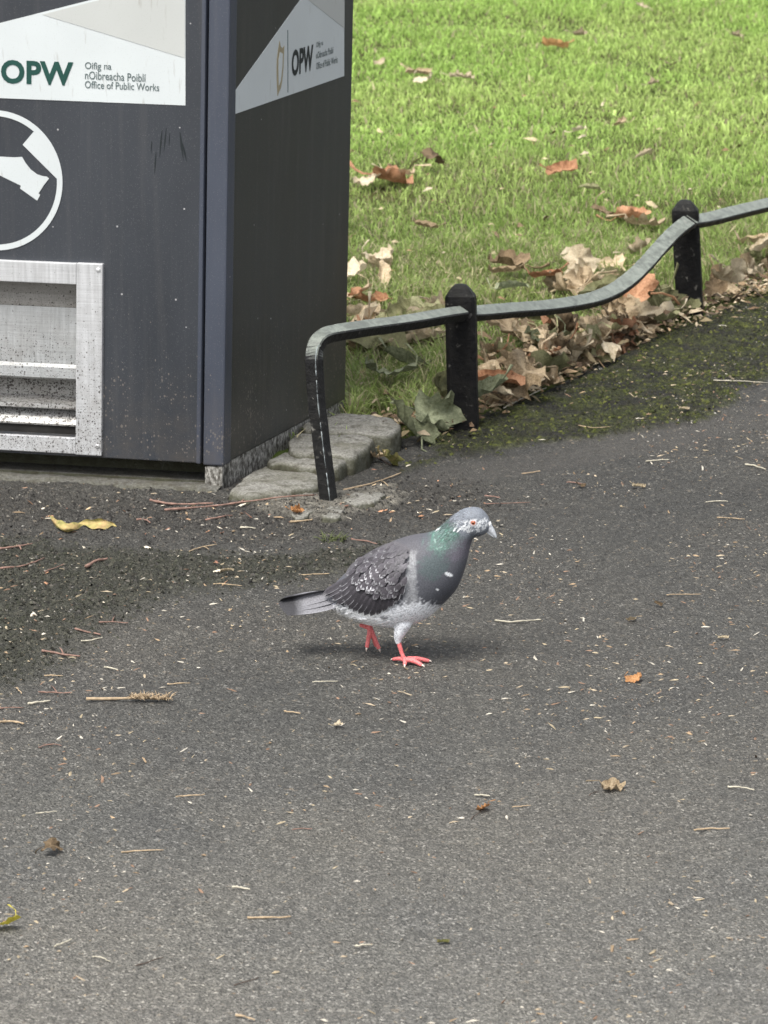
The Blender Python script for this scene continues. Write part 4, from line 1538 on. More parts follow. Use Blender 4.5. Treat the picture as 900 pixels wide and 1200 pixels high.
beak = beak_loft('beak', [(568, 613.6, 6.0, 5.4), (571, 616.4, 5.6, 4.8), (574.2, 619.6, 4.7, 3.9), (577.2, 623, 3.7, 3.1), (579.6, 626.3, 2.7, 2.2), (581.2, 629, 1.7, 1.3), (582, 630.8, .6, .5)], M_BEAK, pigeon)
beak_loft('lower_beak', [(566, 619.5, 2.8, 4.2), (570, 622.3, 2.3, 3.0), (574, 625.2, 1.7, 2.1), (577.5, 628, 1.2, 1.4), (579.4, 630, .5, .6)], M_BEAK, beak)
mb = MB()
for sgn in (-1, 1):
    mb.add(*uvs(L(573.0, 613.9, sgn * 2.2), 2.6 * MPP, L(575, 619) - L(571, 612), squash=1.3))
link('cere', mb.mesh('cere'), M_CERE, beak)


# legs
def mat_skin():
    t = NT('pink_leg_skin', .5, .4)
    n = t.noise(900, t.pos(), 2); sc = t.voro(620, t.pos())
    c = t.mix(t.ramp(n, [(.3, 0.0), (.7, 1.0)]), (.58, .10, .105), (.80, .24, .235))
    return t.fin(c, t.bump(sc, .0007))


M_SKIN = mat_skin(); M_CLAW = mat_flat('pale_horn_claw', (.62, .52, .46), .4, .4, .2, 500)


def toe(joint, tip, r0, r1, arch, legobj, mbody, clawdir=None):
    joint = np.asarray(joint); tip = np.asarray(tip)
    pts = []
    for t in np.linspace(0, 1, 7):
        p = joint * (1 - t) + tip * t
        p = p + KZ * arch * math.sin(math.pi * t) * (1 - t * .5)
        pts.append(p)
    rr3 = [r0 * (1 - t) + r1 * t for t in np.linspace(0, 1, 7)]
    for i in (1, 3, 5): rr3[i] *= 1.12
    V, Fq = tube(pts, rr3, 10)
    mbody.add(V, Fq)
    V, Fq = tube([pts[-1] - KZ * 0, pts[-1] * .999 + pts[-1] * .001], 1e-4, 4) if False else (None, None)
    d = (pts[-1] - pts[-2]); d /= np.linalg.norm(d)
    cd = d if clawdir is None else clawdir
    return [pts[-1] - d * .001, pts[-1] + cd * .0028 + KZ * .0003, pts[-1] + cd * .0052 - KZ * .0012], [r1 * .72, r1 * .5, .0003]


def build_leg(tars, joint, toes, name='leg'):
    mbody = MB(); claws = []
    V, Fq = tube(tars, [.0036, .0031, .0030, .0036][:len(tars)], 12)
    mbody.add(V, Fq)
    mbody.add(*uvs(joint, .0043, KZ))
    for (tip, r0, r1, arch, cd) in toes:
        claws.append(toe(joint, tip, r0, r1, arch, None, mbody, cd))
    me = mbody.mesh('leg_src')
    t_ = bpy.data.objects.new('tmp', me); COL.objects.link(t_)
    m = t_.modifiers.new('r', 'REMESH'); m.mode = 'VOXEL'; m.voxel_size = .0007
    s = t_.modifiers.new('s', 'SMOOTH'); s.iterations = 2
    dg = bpy.context.evaluated_depsgraph_get()
    me2 = bpy.data.meshes.new_from_object(t_.evaluated_get(dg)); bpy.data.objects.remove(t_)
    me2.name = 'leg'
    for p in me2.polygons: p.use_smooth = True
    me2.materials.clear()
    lo = link('leg', me2, M_SKIN, pigeon)
    for cp, cr in claws:
        V, Fq = tube(cp, cr, 8)
        link('claw', MB().add(V, Fq).mesh('claw'), M_CLAW, lo)
    return lo


def gt(x, y, z): 
    p = P(x, y, z + H1(*P(x, y)[:2])); return p


J = gt(475.0, 773.5, .0065)
build_leg([L(469.3, 746, -18), (L(471, 756, -18) * .6 + J * .4), J * .7 + L(472, 760, -18) * .3 + KZ * 0, J], J,
          [(gt(502.5, 774.5, .0032), .0042, .0027, .0035, None), (gt(494.5, 779.5, .0032), .0042, .0028, .0035, None),
           (gt(474.3, 779.2, .0030), .0038, .0026, .002, None), (gt(460.5, 772.6, .0032), .0036, .0024, .002, None)])
J2 = L(431, 741, 18)
build_leg([L(425.5, 729, 17), L(428, 735, 17.5), L(430, 739, 18), J2], J2,
          [(L(427.6, 762.5, 14), .0036, .0028, .0, None), (L(441, 765.5, 20), .0037, .0028, .0, None),
           (L(436.5, 764, 26), .0033, .0024, .0, None), (L(418.5, 736.8, 18), .0033, .0025, .0, None)])
# a bright one below : floor contact check is in the renders


# ------------------------------------------------------------------ leaves
def leaf_mesh(name, seed, lobes=5, curlx=1.0, curly=1.0, wr=.1, oval=False, stem=.5, nth=30, nrho=5):
    """one fallen leaf about 1 unit long; the red channel marks the veins"""
    rn = random.Random(seed)
    V = []; Fc = []; C = []
    V.append((0, 0, 0)); C.append((1, 0, 0))
    for i in range(1, nrho + 1):
        rho = i / nrho
        for k in range(nth):
            th = 2 * math.pi * k / nth
            if oval:
                r = .5 / math.sqrt((math.cos(th) / 1.0) ** 2 + (math.sin(th) / .55) ** 2) * (1 + .05 * math.sin(th * 9))
                vn = max(0, 1 - abs(math.sin(th)) * rho * 9)
            else:
                lob = abs(math.cos(th * lobes / 2 * .92)) ** .6
                r = .30 + .23 * lob * (.75 + .25 * math.cos(th)) + .03 * math.sin(th * 17 + seed)
                if abs(th - math.pi) < .5: r *= .62 + .5 * abs(th - math.pi)
                vn = max(0, (lob - .86) / .14) if lob > .86 else 0
            x = r * rho * math.cos(th); y = r * rho * math.sin(th)
            V.append((x, y, 0)); C.append((vn * (1 - .4 * rho), rho, 0))
    for k in range(nth):
        Fc.append((0, 1 + k, 1 + (k + 1) % nth))
    for i in range(nrho - 1):
        for k in range(nth):
            k2 = (k + 1) % nth
            a = 1 + i * nth
            Fc.append((a + k, a + nth + k, a + nth + k2, a + k2))
    if stem:
        n0 = len(V)
        pth = [(-.28 - stem * t, .04 * math.sin(t * 3 + seed), .0) for t in (0, .33, .66, 1)]
        tv, tf = tube(pth, [.014, .012, .011, .015], 5)
        V += [tuple(p) for p in tv]; Fc += [tuple(i + n0 for i in f) for f in tf]; C += [(.8, .2, 0)] * len(tv)
    A = np.array([tuple(p) for p in V], float)
    # wrinkles and curl
    x, y, z = A[:, 0].copy(), A[:, 1].copy(), A[:, 2].copy()
    rad = np.sqrt(x * x + y * y)
    z = z + wr * (fbm(x * 4 + seed, y * 4, seed) - .5) * (rad * 3) + wr * .35 * np.sin(np.arctan2(y, x) * (7 + seed % 4)) * rad * rad * 4
    # roll about x (sides curl), angle grows with y
    k = curlx * 2.2
    ya = y * k
    y2 = np.sin(ya) / k if abs(k) > .05 else y
    z2 = z * np.cos(ya) + ((1 - np.cos(ya)) / k if abs(k) > .05 else 0)
    y2 = y2 - z * np.sin(ya)
    k = curly * 1.6
    xa = x * k + .3 * y * k
    x2 = np.sin(xa) / k - z2 * np.sin(xa) if abs(k) > .05 else x
    z3 = z2 * np.cos(xa) + ((1 - np.cos(xa)) / k if abs(k) > .05 else 0)
    A = np.stack([x2, y2, z3 - z3.min() * .5], 1)
    me = mesh_np(name, A, Fc, np.array(C))
    return me


ML = {
    'tan': mat_leaf('tan_leaf', (.17, .12, .065), (.36, .27, .165), (.56, .46, .32)),
    'brown': mat_leaf('brown_leaf', (.055, .038, .022), (.14, .098, .056), (.26, .19, .115)),
    'pale': mat_leaf('pale_leaf', (.26, .20, .12), (.40, .33, .22), (.54, .47, .35)),
    'olive': mat_leaf('olive_leaf', (.09, .09, .04), (.19, .19, .09), (.32, .31, .18)),
    'rust': mat_leaf('rust_leaf', (.20, .085, .045), (.38, .19, .10), (.52, .31, .19)),
    'green': mat_leaf('grey_green_leaf', (.075, .085, .045), (.15, .165, .095), (.27, .29, .19)),
    'bright': mat_leaf('bright_yellow_leaf', (.34, .33, .03), (.52, .46, .05), (.58, .50, .10)),
    'yellow': mat_leaf('yellow_leaf', (.12, .14, .04), (.28, .26, .09), (.36, .24, .12)),
    'orange': mat_leaf('orange_leaf', (.34, .15, .05), (.48, .23, .09), (.56, .33, .17)),
}
LEAF = {}
SHAPES = [dict(lobes=5, curlx=.5, curly=.6), dict(lobes=5, curlx=1.3, curly=.4), dict(lobes=3, curlx=1.7, curly=.5), dict(oval=True, curlx=1.6, curly=.5),
          dict(oval=True, curlx=.8, curly=1.2), dict(lobes=5, curlx=2.3, curly=.8), dict(lobes=3, curlx=.9, curly=-1.2), dict(oval=True, curlx=2.6, curly=.3)]


def get_leaf(cl, sh):
    if (cl, sh) not in LEAF:
        me = leaf_mesh('leaf_%s' % cl, 11 + sh * 7, wr=.27, **SHAPES[sh])
        me.materials.append(ML[cl])
        LEAF[(cl, sh)] = me
    return LEAF[(cl, sh)]


def put_leaf(px, py, size, cl, sh, rot=None, tilt=None, up=0.0, label=None, group=None, sz=1.0, name='fallen_leaf', base=None):
    p = G(px, py, up) if base is None else base
    o = bpy.data.objects.new(name, get_leaf(cl, sh))
    o.location = tuple(map(float, p))
    rz = random.uniform(0, 6.28) if rot is None else rot
    tx, ty = tilt if tilt is not None else (random.gauss(0, .35), random.gauss(0, .35))
    o.rotation_euler = (tx, ty, rz)
    o.scale = (size, size, size * sz)
    COL.objects.link(o)
    tag(o, label or 'fallen leaf', 'leaf', group)
    return o


def where(x, y):
    if x < 560: return 'in the grass between the bin and the nearer post' if y > 380 else 'in the grass by the bin above the near rail'
    ey = np.interp(x, [e[0] for e in edge_px], [e[1] for e in edge_px])
    row = 'on the path side' if y > ey - 18 else ('amid' if y > ey - 45 else 'on the lawn side')
    if x < 625: at = 'of the drift beside the nearer post'
    elif x < 690: at = 'of the drift left of the rail dip'
    elif x < 750: at = 'of the drift under the rail dip'
    elif x < 815: at = 'of the drift at the further post'
    elif x < 865: at = 'of the drift past the further post'
    else: at = 'of the drift at the right edge'
    return row + ' ' + at if row != 'amid' else 'in the middle ' + at


USED = set()


def drift(poly, n, size, cols, up=(0, .05), tilt=.7):
    xs = [p[0] for p in poly]; ys = [p[1] for p in poly]
    k = 0
    while k < n:
        x = random.uniform(min(xs), max(xs)); y = random.uniform(min(ys), max(ys))
        if sdpoly(np.array([x]), np.array([y]), poly)[0] < 0: continue
        w = where(x, y)
        for _ in range(40):
            cl = random.choice(cols); sz = random.uniform(*size); sh = random.randrange(8)
            big = 'large' if sz > .085 else ('small' if sz < .05 else '')
            lb = ' '.join((big + ' ' + ROLL[sh] + ' ' + colr[cl] + ' leaf ' + w).split())
            if lb not in USED: break
        USED.add(lb)
        put_leaf(x, y, sz, cl, sh, tilt=(random.gauss(0, tilt), random.gauss(0, tilt)), up=random.uniform(*up), label=lb,
                 group='dead leaves along the fence')
        k += 1


ROLL = ['open', 'curled', 'rolled', 'folded', 'arched', 'crumpled', 'drooping', 'tight-rolled']
colr = {'tan': 'tan', 'brown': 'brown', 'pale': 'bleached', 'olive': 'olive', 'rust': 'rusty', 'green': 'grey-green'}
drift([(566, 440), (600, 420), (650, 405), (700, 385), (760, 372), (800, 366), (800, 380), (755, 400), (700, 428), (640, 458), (600, 478), (572, 488)], 85, (.06, .115),
      ['tan', 'tan', 'tan', 'brown', 'pale', 'olive', 'olive', 'rust'], up=(0, .045), tilt=.55)
drift([(570, 440), (620, 425), (700, 400), (790, 378), (700, 424), (640, 455), (580, 484)], 40, (.035, .065),
      ['tan', 'brown', 'brown', 'pale', 'tan'], up=(.01, .065))
drift([(826, 352), (860, 335), (900, 318), (1000, 285), (1000, 305), (900, 338), (850, 358), (828, 368)], 40, (.045, .095),
      ['tan', 'tan', 'pale', 'pale', 'brown', 'olive'])
drift([(408, 392), (450, 388), (522, 385), (524, 420), (500, 440), (450, 435), (409, 425)], 17, (.07, .13),
      ['tan', 'olive', 'pale', 'pale', 'brown'], up=(.02, .05), tilt=.4)
drift([(409, 318), (440, 305), (455, 330), (440, 372), (409, 378)], 7, (.06, .10), ['tan', 'rust', 'pale', 'pale'], up=(.01, .035), tilt=.4)
drift([(640, 345), (680, 318), (740, 305), (770, 320), (745, 350), (700, 365), (655, 368)], 14, (.06, .11), ['pale', 'tan', 'olive', 'pale', 'tan'],
      up=(.01, .035), tilt=.5)
# leaves one can point to
spots = [
    (600, 335, .11, 'brown', 1, 'dark brown curled leaf in the grass behind the nearer post'), (590, 343, .08, 'tan', 3, 'tan rolled leaf beside the dark brown one behind the nearer post'),
    (637, 348, .085, 'rust', 3, 'bright rusty curled leaf just above the rail right of the nearer post'),
    (452, 224, .14, 'rust', 1, 'large rust-coloured crumpled leaf on the lawn beside the bin'), (430, 226, .09, 'pale', 4, 'pale leaf tucked beside the large rust leaf near the bin edge'),
    (470, 218, .10, 'tan', 0, 'tan leaf right of the large rust leaf on the lawn'), (505, 205, .09, 'brown', 6, 'withered brown leaf lying apart in the lawn right of the rust leaf'),
    (497, 279, .07, 'tan', 3, 'small tan rolled leaf alone in the lower lawn left'), (650, 64, .10, 'orange', 3, 'long orange leaf near the top of the lawn'),
    (492, 97, .09, 'tan', 3, 'tan leaf high on the lawn near the bin sticker'), (498, 105, .07, 'pale', 4, 'bleached leaf touching the tan one high on the lawn'),
    (533, 101, .05, 'pale', 5, 'left one of two small bleached leaves high on the lawn'), (545, 102, .055, 'pale', 1, 'right one of two small bleached leaves high on the lawn'),
    (678, 51, .06, 'pale', 5, 'small white leaf right of the long orange leaf'), (445, 84, .05, 'pale', 4, 'small pinkish leaf close to the bin edge high on the lawn'),
    (658, 213, .10, 'rust', 3, 'pinkish orange leaf lying flat in the middle lawn'), (718, 266, .11, 'tan', 4, 'large tan leaf beyond the rail, left of the further post'),
    (738, 270, .10, 'rust', 2, 'reddish rolled leaf overlapping the large tan one by the further post'), (752, 277, .11, 'tan', 0, 'spread tan leaf nearest the further post'),
    (690, 235, .06, 'olive', 7, 'small olive leaf sunk in the middle lawn'), (764, 109, .045, 'pale', 1, 'small bleached leaf in the upper right lawn'),
    (786, 86, .045, 'pale', 4, 'tiny whitish leaf above the other in the upper right lawn'), (752, 17, .05, 'pale', 0, 'small bright leaf at the very top of the lawn'),
    (861, 52, .05, 'pale', 5, 'small pale leaf at the top right of the lawn'), (728, 157, .05, 'tan', 2, 'small brown leaf in the open lawn right of centre'),
    (755, 195, .06, 'pale', 7, 'bleached leaf on the worn patch above the further post'), (677, 165, .05, 'pale', 1, 'little pale leaf in the lawn centre'),
    (890, 300, .13, 'tan', 3, 'big tan rolled leaf at the right edge beyond the further post'), (888, 316, .13, 'pale', 7, 'big bleached rolled leaf at the right edge above the drift'),
    (725, 373, .19, 'olive', 7, 'long olive tube-like rolled leaf in the drift under the sagging rail'), (625, 402, .15, 'olive', 3, 'long olive-tan rolled leaf on top of the drift'),
    (597, 413, .14, 'tan', 0, 'wide tan leaf standing up behind the nearer post drift'), (600, 363, .08, 'green', 7, 'greenish rolled leaf just under the middle rail'),
    (640, 425, .10, 'green', 4, 'green-edged leaf in the middle of the drift'), (578, 478, .12, 'rust', 7, 'pinkish brown folded leaf against the right side of the nearer post'),
    (566, 490, .11, 'green', 3, 'silvery green curled leaf at the foot of the nearer post'),
    (455, 466, .12, 'green', 4, 'large silvery green leaf arching over the kerb stone'), (476, 452, .10, 'green', 3, 'grey-green leaf lying in long grass left of the nearer post'),
    (445, 412, .11, 'rust', 3, 'salmon-coloured leaf in the grass below the near rail'), (500, 404, .13, 'olive', 7, 'grey rolled leaf in the grass behind the near rail'),
    (468, 425, .14, 'olive', 3, 'dull olive leaf lying under the near rail'),
]
for (x, y, s, cl, sh, lb) in spots:
    lawnup = .028 if y < 320 else .045
    put_leaf(x, y, s, cl, sh, rot=random.uniform(-.5, .5) + (3.14 if random.random() < .5 else 0), tilt=(random.gauss(0, .25), random.gauss(0, .25)), up=lawnup, label=lb)
# the big drooping grey-green leaves at the post foot
put_leaf(502, 510, .13, 'green', 5, rot=.4, tilt=(1.0, .3), up=.035, label='large drooping grey-green leaf slumped against the nearer post')
put_leaf(478, 522, .12, 'green', 2, rot=2.2, tilt=(.6, -.5), up=.028, label='withered grey-green leaf curling between kerb stone and post')
put_leaf(517, 495, .12, 'olive', 1, rot=1.2, tilt=(.9, .5), up=.05, label='olive crumpled leaf directly left of the nearer post foot')
put_leaf(455, 548, .06, 'yellow', 2, rot=1.0, tilt=(.3, .6), up=.012, label='small yellow-green leaf on twigs in front of the kerb stones')
put_leaf(443, 543, .045, 'tan', 1, rot=2.0, up=.012, label='small tan leaf at the foot of the kerb stones')
# on the tarmac
def twisted_leaf():
    top = catmull([(57, 604, 0), (64, 607, 0), (73, 611, 0), (83, 613, 0), (93, 611.5, 0), (105, 608.5, 0), (118, 608.5, 0), (130, 611.5, 0), (136, 618, 0)], 30)
    bot = catmull([(58, 606, 0), (65, 618, 0), (73, 624, 0), (88, 624, 0), (96, 618, 0), (108, 621, 0), (121, 622, 0), (131, 619, 0), (136.5, 619, 0)], 30)
    V = []; Fc = []; C = []
    for i in range(30):
        g = G(bot[i][0], bot[i][1], .003)
        tp = onplane(top[i][0], top[i][1], g + np.array([0, .012 + .01 * math.sin(i * .35), 0]), np.array([0, 1.0, 0]))
        for j in range(6):
            f = j / 5
            p = g * (1 - f) + tp * f + np.array([0, -.012 * math.sin(math.pi * f) * math.sin(i * .21), .0015 * math.sin(i * 1.3 + j)])
            V.append(p); C.append((.9 if j in (2, 3) else .1, f, 0))
    for i in range(29):
        for j in range(5):
            a_ = i * 6 + j
            Fc.append((a_, a_ + 1, a_ + 7, a_ + 6))
    me = mesh_np('fallen_leaf', np.array(V), np.array(Fc), np.array(C))
    link('fallen_leaf', me, ML['yellow'], origin=G(95, 620), label='twisted yellow-green leaf with brown edges lying before the bin door', cat='leaf')


twisted_leaf()
put_leaf(3, 1090, .045, 'bright', 4, rot=2.9, tilt=(.2, .2), up=.006, label='bright yellow leaf at the left edge of the near tarmac')
put_leaf(743, 799, .030, 'orange', 4, rot=.1, tilt=(.3, -.2), up=.004, label='small orange curled leaf on the tarmac right of the pigeon')
put_leaf(715, 925, .042, 'tan', 0, rot=.2, tilt=(.1, .1), up=.003, label='tan pointed leaf on the tarmac at lower right')
put_leaf(568, 950, .026, 'orange', 0, rot=3.9, tilt=(.4, .1), up=.004, label='tiny orange leaf with a dark stalk below the pigeon')
put_leaf(741, 729, .020, 'tan', 0, rot=3.3, tilt=(.5, .1), up=.004, label='tiny tan leaf with a stalk right of the pigeon breast')
put_leaf(749, 573, .026, 'pale', 3, rot=.0, tilt=(.1, .1), up=.004, label='flat pale husk on the tarmac below the moss')
put_leaf(703, 406, .06, 'rust', 0, rot=.3, tilt=(.2, .1), up=.012, label='flat rusty leaf lying on the moss strip')
put_leaf(802, 483, .022, 'pale', 3, rot=.0, tilt=(.1, .1), up=.006, label='white flake on the moss edge at right')
put_leaf(680, 572, .024, 'brown', 4, rot=.5, tilt=(.1, .3), up=.004, label='brown curl on the tarmac just below the moss strip')
put_leaf(772, 711, .016, 'brown', 3, rot=-.6, tilt=(.3, .3), up=.004, label='tiny dark curl on the tarmac right of the pigeon')
put_leaf(848, 750, .018, 'pale', 3, rot=0, tilt=(.05, 0), up=.003, label='flat pale flake on the tarmac at the right edge')
put_leaf(60, 1000, .03, 'brown', 6, rot=0, tilt=(.3, 0), up=.004, label='crumpled brown scrap on the near tarmac at left')
put_leaf(395, 853, .016, 'pale', 1, rot=0, up=.004, label='tiny white scrap on the tarmac below the pigeon tail')
put_leaf(266, 673, .022, 'pale', 7, rot=0, tilt=(0, 0), up=.005, label='white sliver on the mossy tarmac left of the pigeon tail')
put_leaf(346, 605, .03, 'orange', 5, rot=.4, tilt=(.4, .2), up=.008, label='small orange curl on the dirt below the kerb stones')
put_leaf(520, 1107, .016, 'yellow', 3, rot=0, tilt=(0, 0), up=.003, label='tiny yellow seed husk on the nearest tarmac')


# ------------------------------------------------------------------ twigs
M_TW = {'red': mat_flat('reddish_twig', (.20, .125, .10), .7, .2, .35, 120), 'tan': mat_flat('straw_twig', (.34, .26, .17), .7, .2, .3, 120),
        'dark': mat_flat('dark_twig', (.07, .05, .04), .8, .2, .4, 120), 'pale': mat_flat('pale_stalk', (.42, .39, .31), .6, .2, .2, 120)}


def twig(pts, r, cl, label, group=None, fork=None):
    r = r * .74
    ws = [G(x, y, .0015 + r) for x, y in pts]
    if len(ws) == 2: ws = [ws[0], (ws[0] * .6 + ws[1] * .4) + np.array([0, random.uniform(-.0015, .0015), .0006]), ws[1]]
    w2 = catmull(ws, max(9, len(ws) * 4)); w2[1:-1, :2] += RNG.normal(0, .0006, (len(w2) - 2, 2))
    rn = np.array([random.uniform(-1, 1) for _ in range(len(w2))])
    w2[:, 2] += np.convolve(rn, [.3, .4, .3], 'same') * r * .5
    rad = [r * (1 - .45 * i / len(w2)) * random.uniform(.7, 1.25) for i in range(len(w2))]
    mb = MB().add(*tube(w2, rad, 7))
    if fork:
        i = len(w2) // 2
        q = G(*fork, .002 + r)
        mb.add(*tube([w2[i], (w2[i] + q) / 2 + np.array([0, 0, r]), q], [r * .7, r * .6, r * .4], 6))
    return link('twig', mb.mesh('twig'), M_TW[cl], origin=ws[0], label=label, cat='twig', group=group)


TW = [
    ([(193, 600), (240, 596), (278, 592), (330, 585), (368, 583)], .0030, 'red', 'long reddish twig lying in front of the kerb stones', (300, 580)),
    ([(176, 588), (205, 593), (250, 592)], .0032, 'red', 'thick short twig behind the long reddish one beside the bin corner', None),
    ([(0, 645), (20, 643), (38, 639)], .0030, 'red', 'reddish twig at the left edge below the bin door', (25, 647)),
    ([(0, 668), (28, 665), (52, 656)], .0022, 'red', 'curved thin twig at the left edge on the mossy tarmac', None),
    ([(52, 672), (70, 665), (76, 663)], .0015, 'red', 'faint twig right of the curved thin one', None),
    ([(101, 667), (112, 661), (126, 657)], .0040, 'red', 'stubby curved brown twig on the tarmac below the yellow leaf', None),
    ([(160, 611), (170, 611), (176, 615)], .0028, 'red', 'short pinkish curved twig right of the yellow leaf', None),
    ([(222, 648), (236, 643), (254, 640)], .0016, 'tan', 'thin straw twig between the bin and the pigeon tail', (245, 646)),
    ([(241, 612), (258, 608), (272, 606)], .0028, 'red', 'reddish stick just below the long twig', None),
    ([(340, 614), (355, 613), (366, 611)], .0028, 'tan', 'short tan stick below the fence leg', None),
    ([(282, 620), (300, 621)], .0022, 'pale', 'short pale stick on the dirt before the kerb stones', None),
    ([(412, 634), (428, 636), (442, 639)], .0020, 'red', 'reddish twig just behind the pigeon back', None),
    ([(350, 676), (386, 674)], .0014, 'tan', 'thin straw twig behind the pigeon rump', None),
    ([(250, 686), (284, 688)], .0014, 'tan', 'straw on the moss edge left of the pigeon tail', None),
    ([(88, 739), (105, 743), (118, 746)], .0022, 'red', 'pinkish twig on the mossy edge at left', None),
    ([(95, 753), (108, 752), (120, 749)], .0020, 'pale', 'white curved twig just below the pinkish one', None),
    ([(116, 731), (150, 732)], .0018, 'red', 'straight thin twig at the upper moss edge', (135, 724)),
    ([(49, 765), (72, 769), (94, 771)], .0026, 'red', 'forked brown twig on the lower moss edge', (70, 762)),
    ([(52, 794), (74, 794)], .0015, 'tan', 'small straw at the foot of the mossy patch', None),
    ([(45, 813), (65, 814), (84, 814)], .0018, 'red', 'brownish stem left of the seedhead stalk', (60, 806)),
    ([(33, 827), (46, 825), (59, 823)], .0022, 'pale', 'pale straight stick lower left of the mossy patch', None),
    ([(19, 808), (25, 815)], .0016, 'tan', 'tiny upright straw at the moss corner', None),
    ([(0, 832), (28, 831)], .0014, 'red', 'very thin twig at the left edge', None),
    ([(0, 849), (12, 848), (28, 851)], .0028, 'tan', 'tan curved stick at the left edge', None),
    ([(122, 784), (138, 787)], .0020, 'pale', 'short white stick beneath the moss corner', None),
    ([(196, 804), (223, 802)], .0016, 'tan', 'short golden straw right of the seedhead', None),
    ([(580, 729), (600, 731), (622, 729), (634, 728)], .0020, 'pale', 'pale curved stalk on the tarmac before the pigeon', None),
    ([(781, 699), (822, 698)], .0012, 'tan', 'thin twig on the tarmac far right of the pigeon head', None),
    ([(827, 590), (840, 589), (853, 589)], .0015, 'pale', 'pale thin twig at right below the moss strip', None),
    ([(840, 608), (873, 610)], .0014, 'tan', 'straw just below the pale thin twig at right', None),
    ([(873, 546), (886, 548), (897, 552)], .0022, 'pale', 'pale crooked twig at the right edge', None),
    ([(757, 542), (784, 540)], .0016, 'pale', 'thin pale stick on worn tarmac at the moss edge', None),
    ([(612, 557), (633, 554)], .0018, 'tan', 'short stick in the crack below the moss strip', None),
    ([(664, 567), (686, 569)], .0018, 'red', 'reddish stick below the moss strip', None),
    ([(568, 592), (600, 591), (622, 590)], .0013, 'red', 'long thin reddish stick above the pigeon head', None),
    ([(568, 583), (586, 585)], .0018, 'red', 'short reddish stick above the pigeon beak', None),
    ([(836, 447), (870, 448), (900, 450)], .0016, 'pale', 'long pale stalk on the moss at the right edge', None),
    ([(590, 480), (605, 472), (625, 463), (640, 456)], .0024, 'pale', 'pale bent stick along the edge of the leaf drift', None),
    ([(403, 576), (430, 570), (455, 562), (470, 556)], .0024, 'tan', 'straw-coloured twig in front of the kerb stones', (455, 572)),
    ([(430, 530), (445, 540), (458, 547)], .0026, 'dark', 'dark twig leaning by the granite stones', None),
    ([(206, 936), (240, 933)], .0016, 'tan', 'straight straw on the near tarmac at left', None),
    ([(142, 1001), (165, 999), (192, 998)], .0015, 'tan', 'thin brown straw on the near tarmac at left', None),
    ([(290, 1078), (315, 1078), (341, 1077)], .0022, 'tan', 'flat tan stick on the near tarmac below centre', None),
    ([(273, 1042), (293, 1045)], .0020, 'pale', 'short pale stick above the flat tan one', None),
    ([(343, 974), (366, 973)], .0012, 'red', 'faint reddish straw on the near tarmac', None),
    ([(42, 955), (67, 953)], .0013, 'pale', 'small pale straw at lower left', None),
    ([(45, 878), (60, 874), (72, 876)], .0014, 'red', 'bent thin twig at left below the moss', None),
    ([(108, 1123), (118, 1124), (129, 1129)], .0012, 'pale', 'bent white stalk at the bottom left', None),
    ([(64, 1112), (76, 1107), (84, 1103)], .0018, 'pale', 'crooked white stalk above the bottom left corner', None),
    ([(159, 1134), (178, 1128), (192, 1124)], .0012, 'dark', 'dark thin twig at the bottom left', None),
    ([(274, 1157), (290, 1152), (303, 1148)], .0011, 'dark', 'dark hairlike twig near the bottom centre', None),
    ([(276, 1192), (288, 1194), (298, 1198)], .0020, 'tan', 'orange-tan stick at the bottom edge', None),
    ([(416, 1111), (437, 1109)], .0016, 'pale', 'small pale stick right of the flat tan one', None),
    ([(813, 975), (855, 973)], .0018, 'tan', 'yellow straw on the near tarmac at right', None),
    ([(853, 924), (868, 925), (884, 928)], .0018, 'pale', 'white curved stalk on the tarmac at right', None),
    ([(600, 948), (622, 946)], .0012, 'tan', 'short faint straw beneath the tiny orange leaf', None),
    ([(556, 934), (574, 935)], .0018, 'pale', 'pale sliver above the tiny orange leaf', None),
    ([(690, 934), (702, 929)], .0010, 'dark', 'dark stalk at the brown leaf', None),
    ([(552, 962), (563, 953)], .0010, 'dark', 'dark stalk of the tiny orange leaf below the pigeon', None),
    ([(366, 801), (396, 800)], .0012, 'pale', 'thin pale straw below the raised foot', None),
    ([(333, 836), (352, 838)], .0018, 'tan', 'short tan stick on tarmac below the tail', None),
    ([(678, 500), (700, 503), (716, 501)], .0013, 'tan', 'thin straw on the moss strip', None),
]
for (pts, r, cl, lb, fk) in TW: twig(pts, r, cl, lb, fork=fk)
# seedhead on a stalk
sd = empty('seedhead_stalk', G(101, 822), 'straw stalk with a feathery seedhead lying on the tarmac at left', 'seedhead')
w = catmull([G(101, 822, .004), G(130, 822, .004), G(160, 822, .005), G(196, 823, .005)], 14)
link('stalk', MB().add(*tube(w, [.0023] * 6 + [.0018] * 8, 7)).mesh('stalk'), M_TW['tan'], sd)
mb = MB()
for k in range(150):
    b = w[random.randrange(8, 14)] + np.array([random.uniform(-.004, .004), random.uniform(-.004, .004), 0])
    e = b + np.array([random.uniform(-.006, .012), random.uniform(-.014, .014), random.uniform(.0, .009)])
    mb.add(*tube([b, (b + e) / 2 + np.array([0, 0, .002]), e], [.0007, .0006, .0002], 4))
link('seed_tuft', mb.mesh('seed_tuft'), M_TW['tan'], sd, kind='stuff')
# small tuft of grass in the dirt
mb = MB()
c0 = G(390, 634)
for k in range(40):
    b = c0 + np.array([random.uniform(-.02, .02), random.uniform(-.02, .02), 0]); e = b + np.array([random.uniform(-.02, .02), random.uniform(-.02, .02), random.uniform(.004, .014)])
    mb.add(*tube([b, (b + e) / 2 + np.array([0, 0, .003]), e], [.0007, .0006, .0002], 4), (.16, .19, .08))
link('weed_tuft', mb.mesh('weed_tuft'), M_GRASS, origin=c0, label='small green weed tuft growing in the tarmac behind the pigeon', cat='weed')


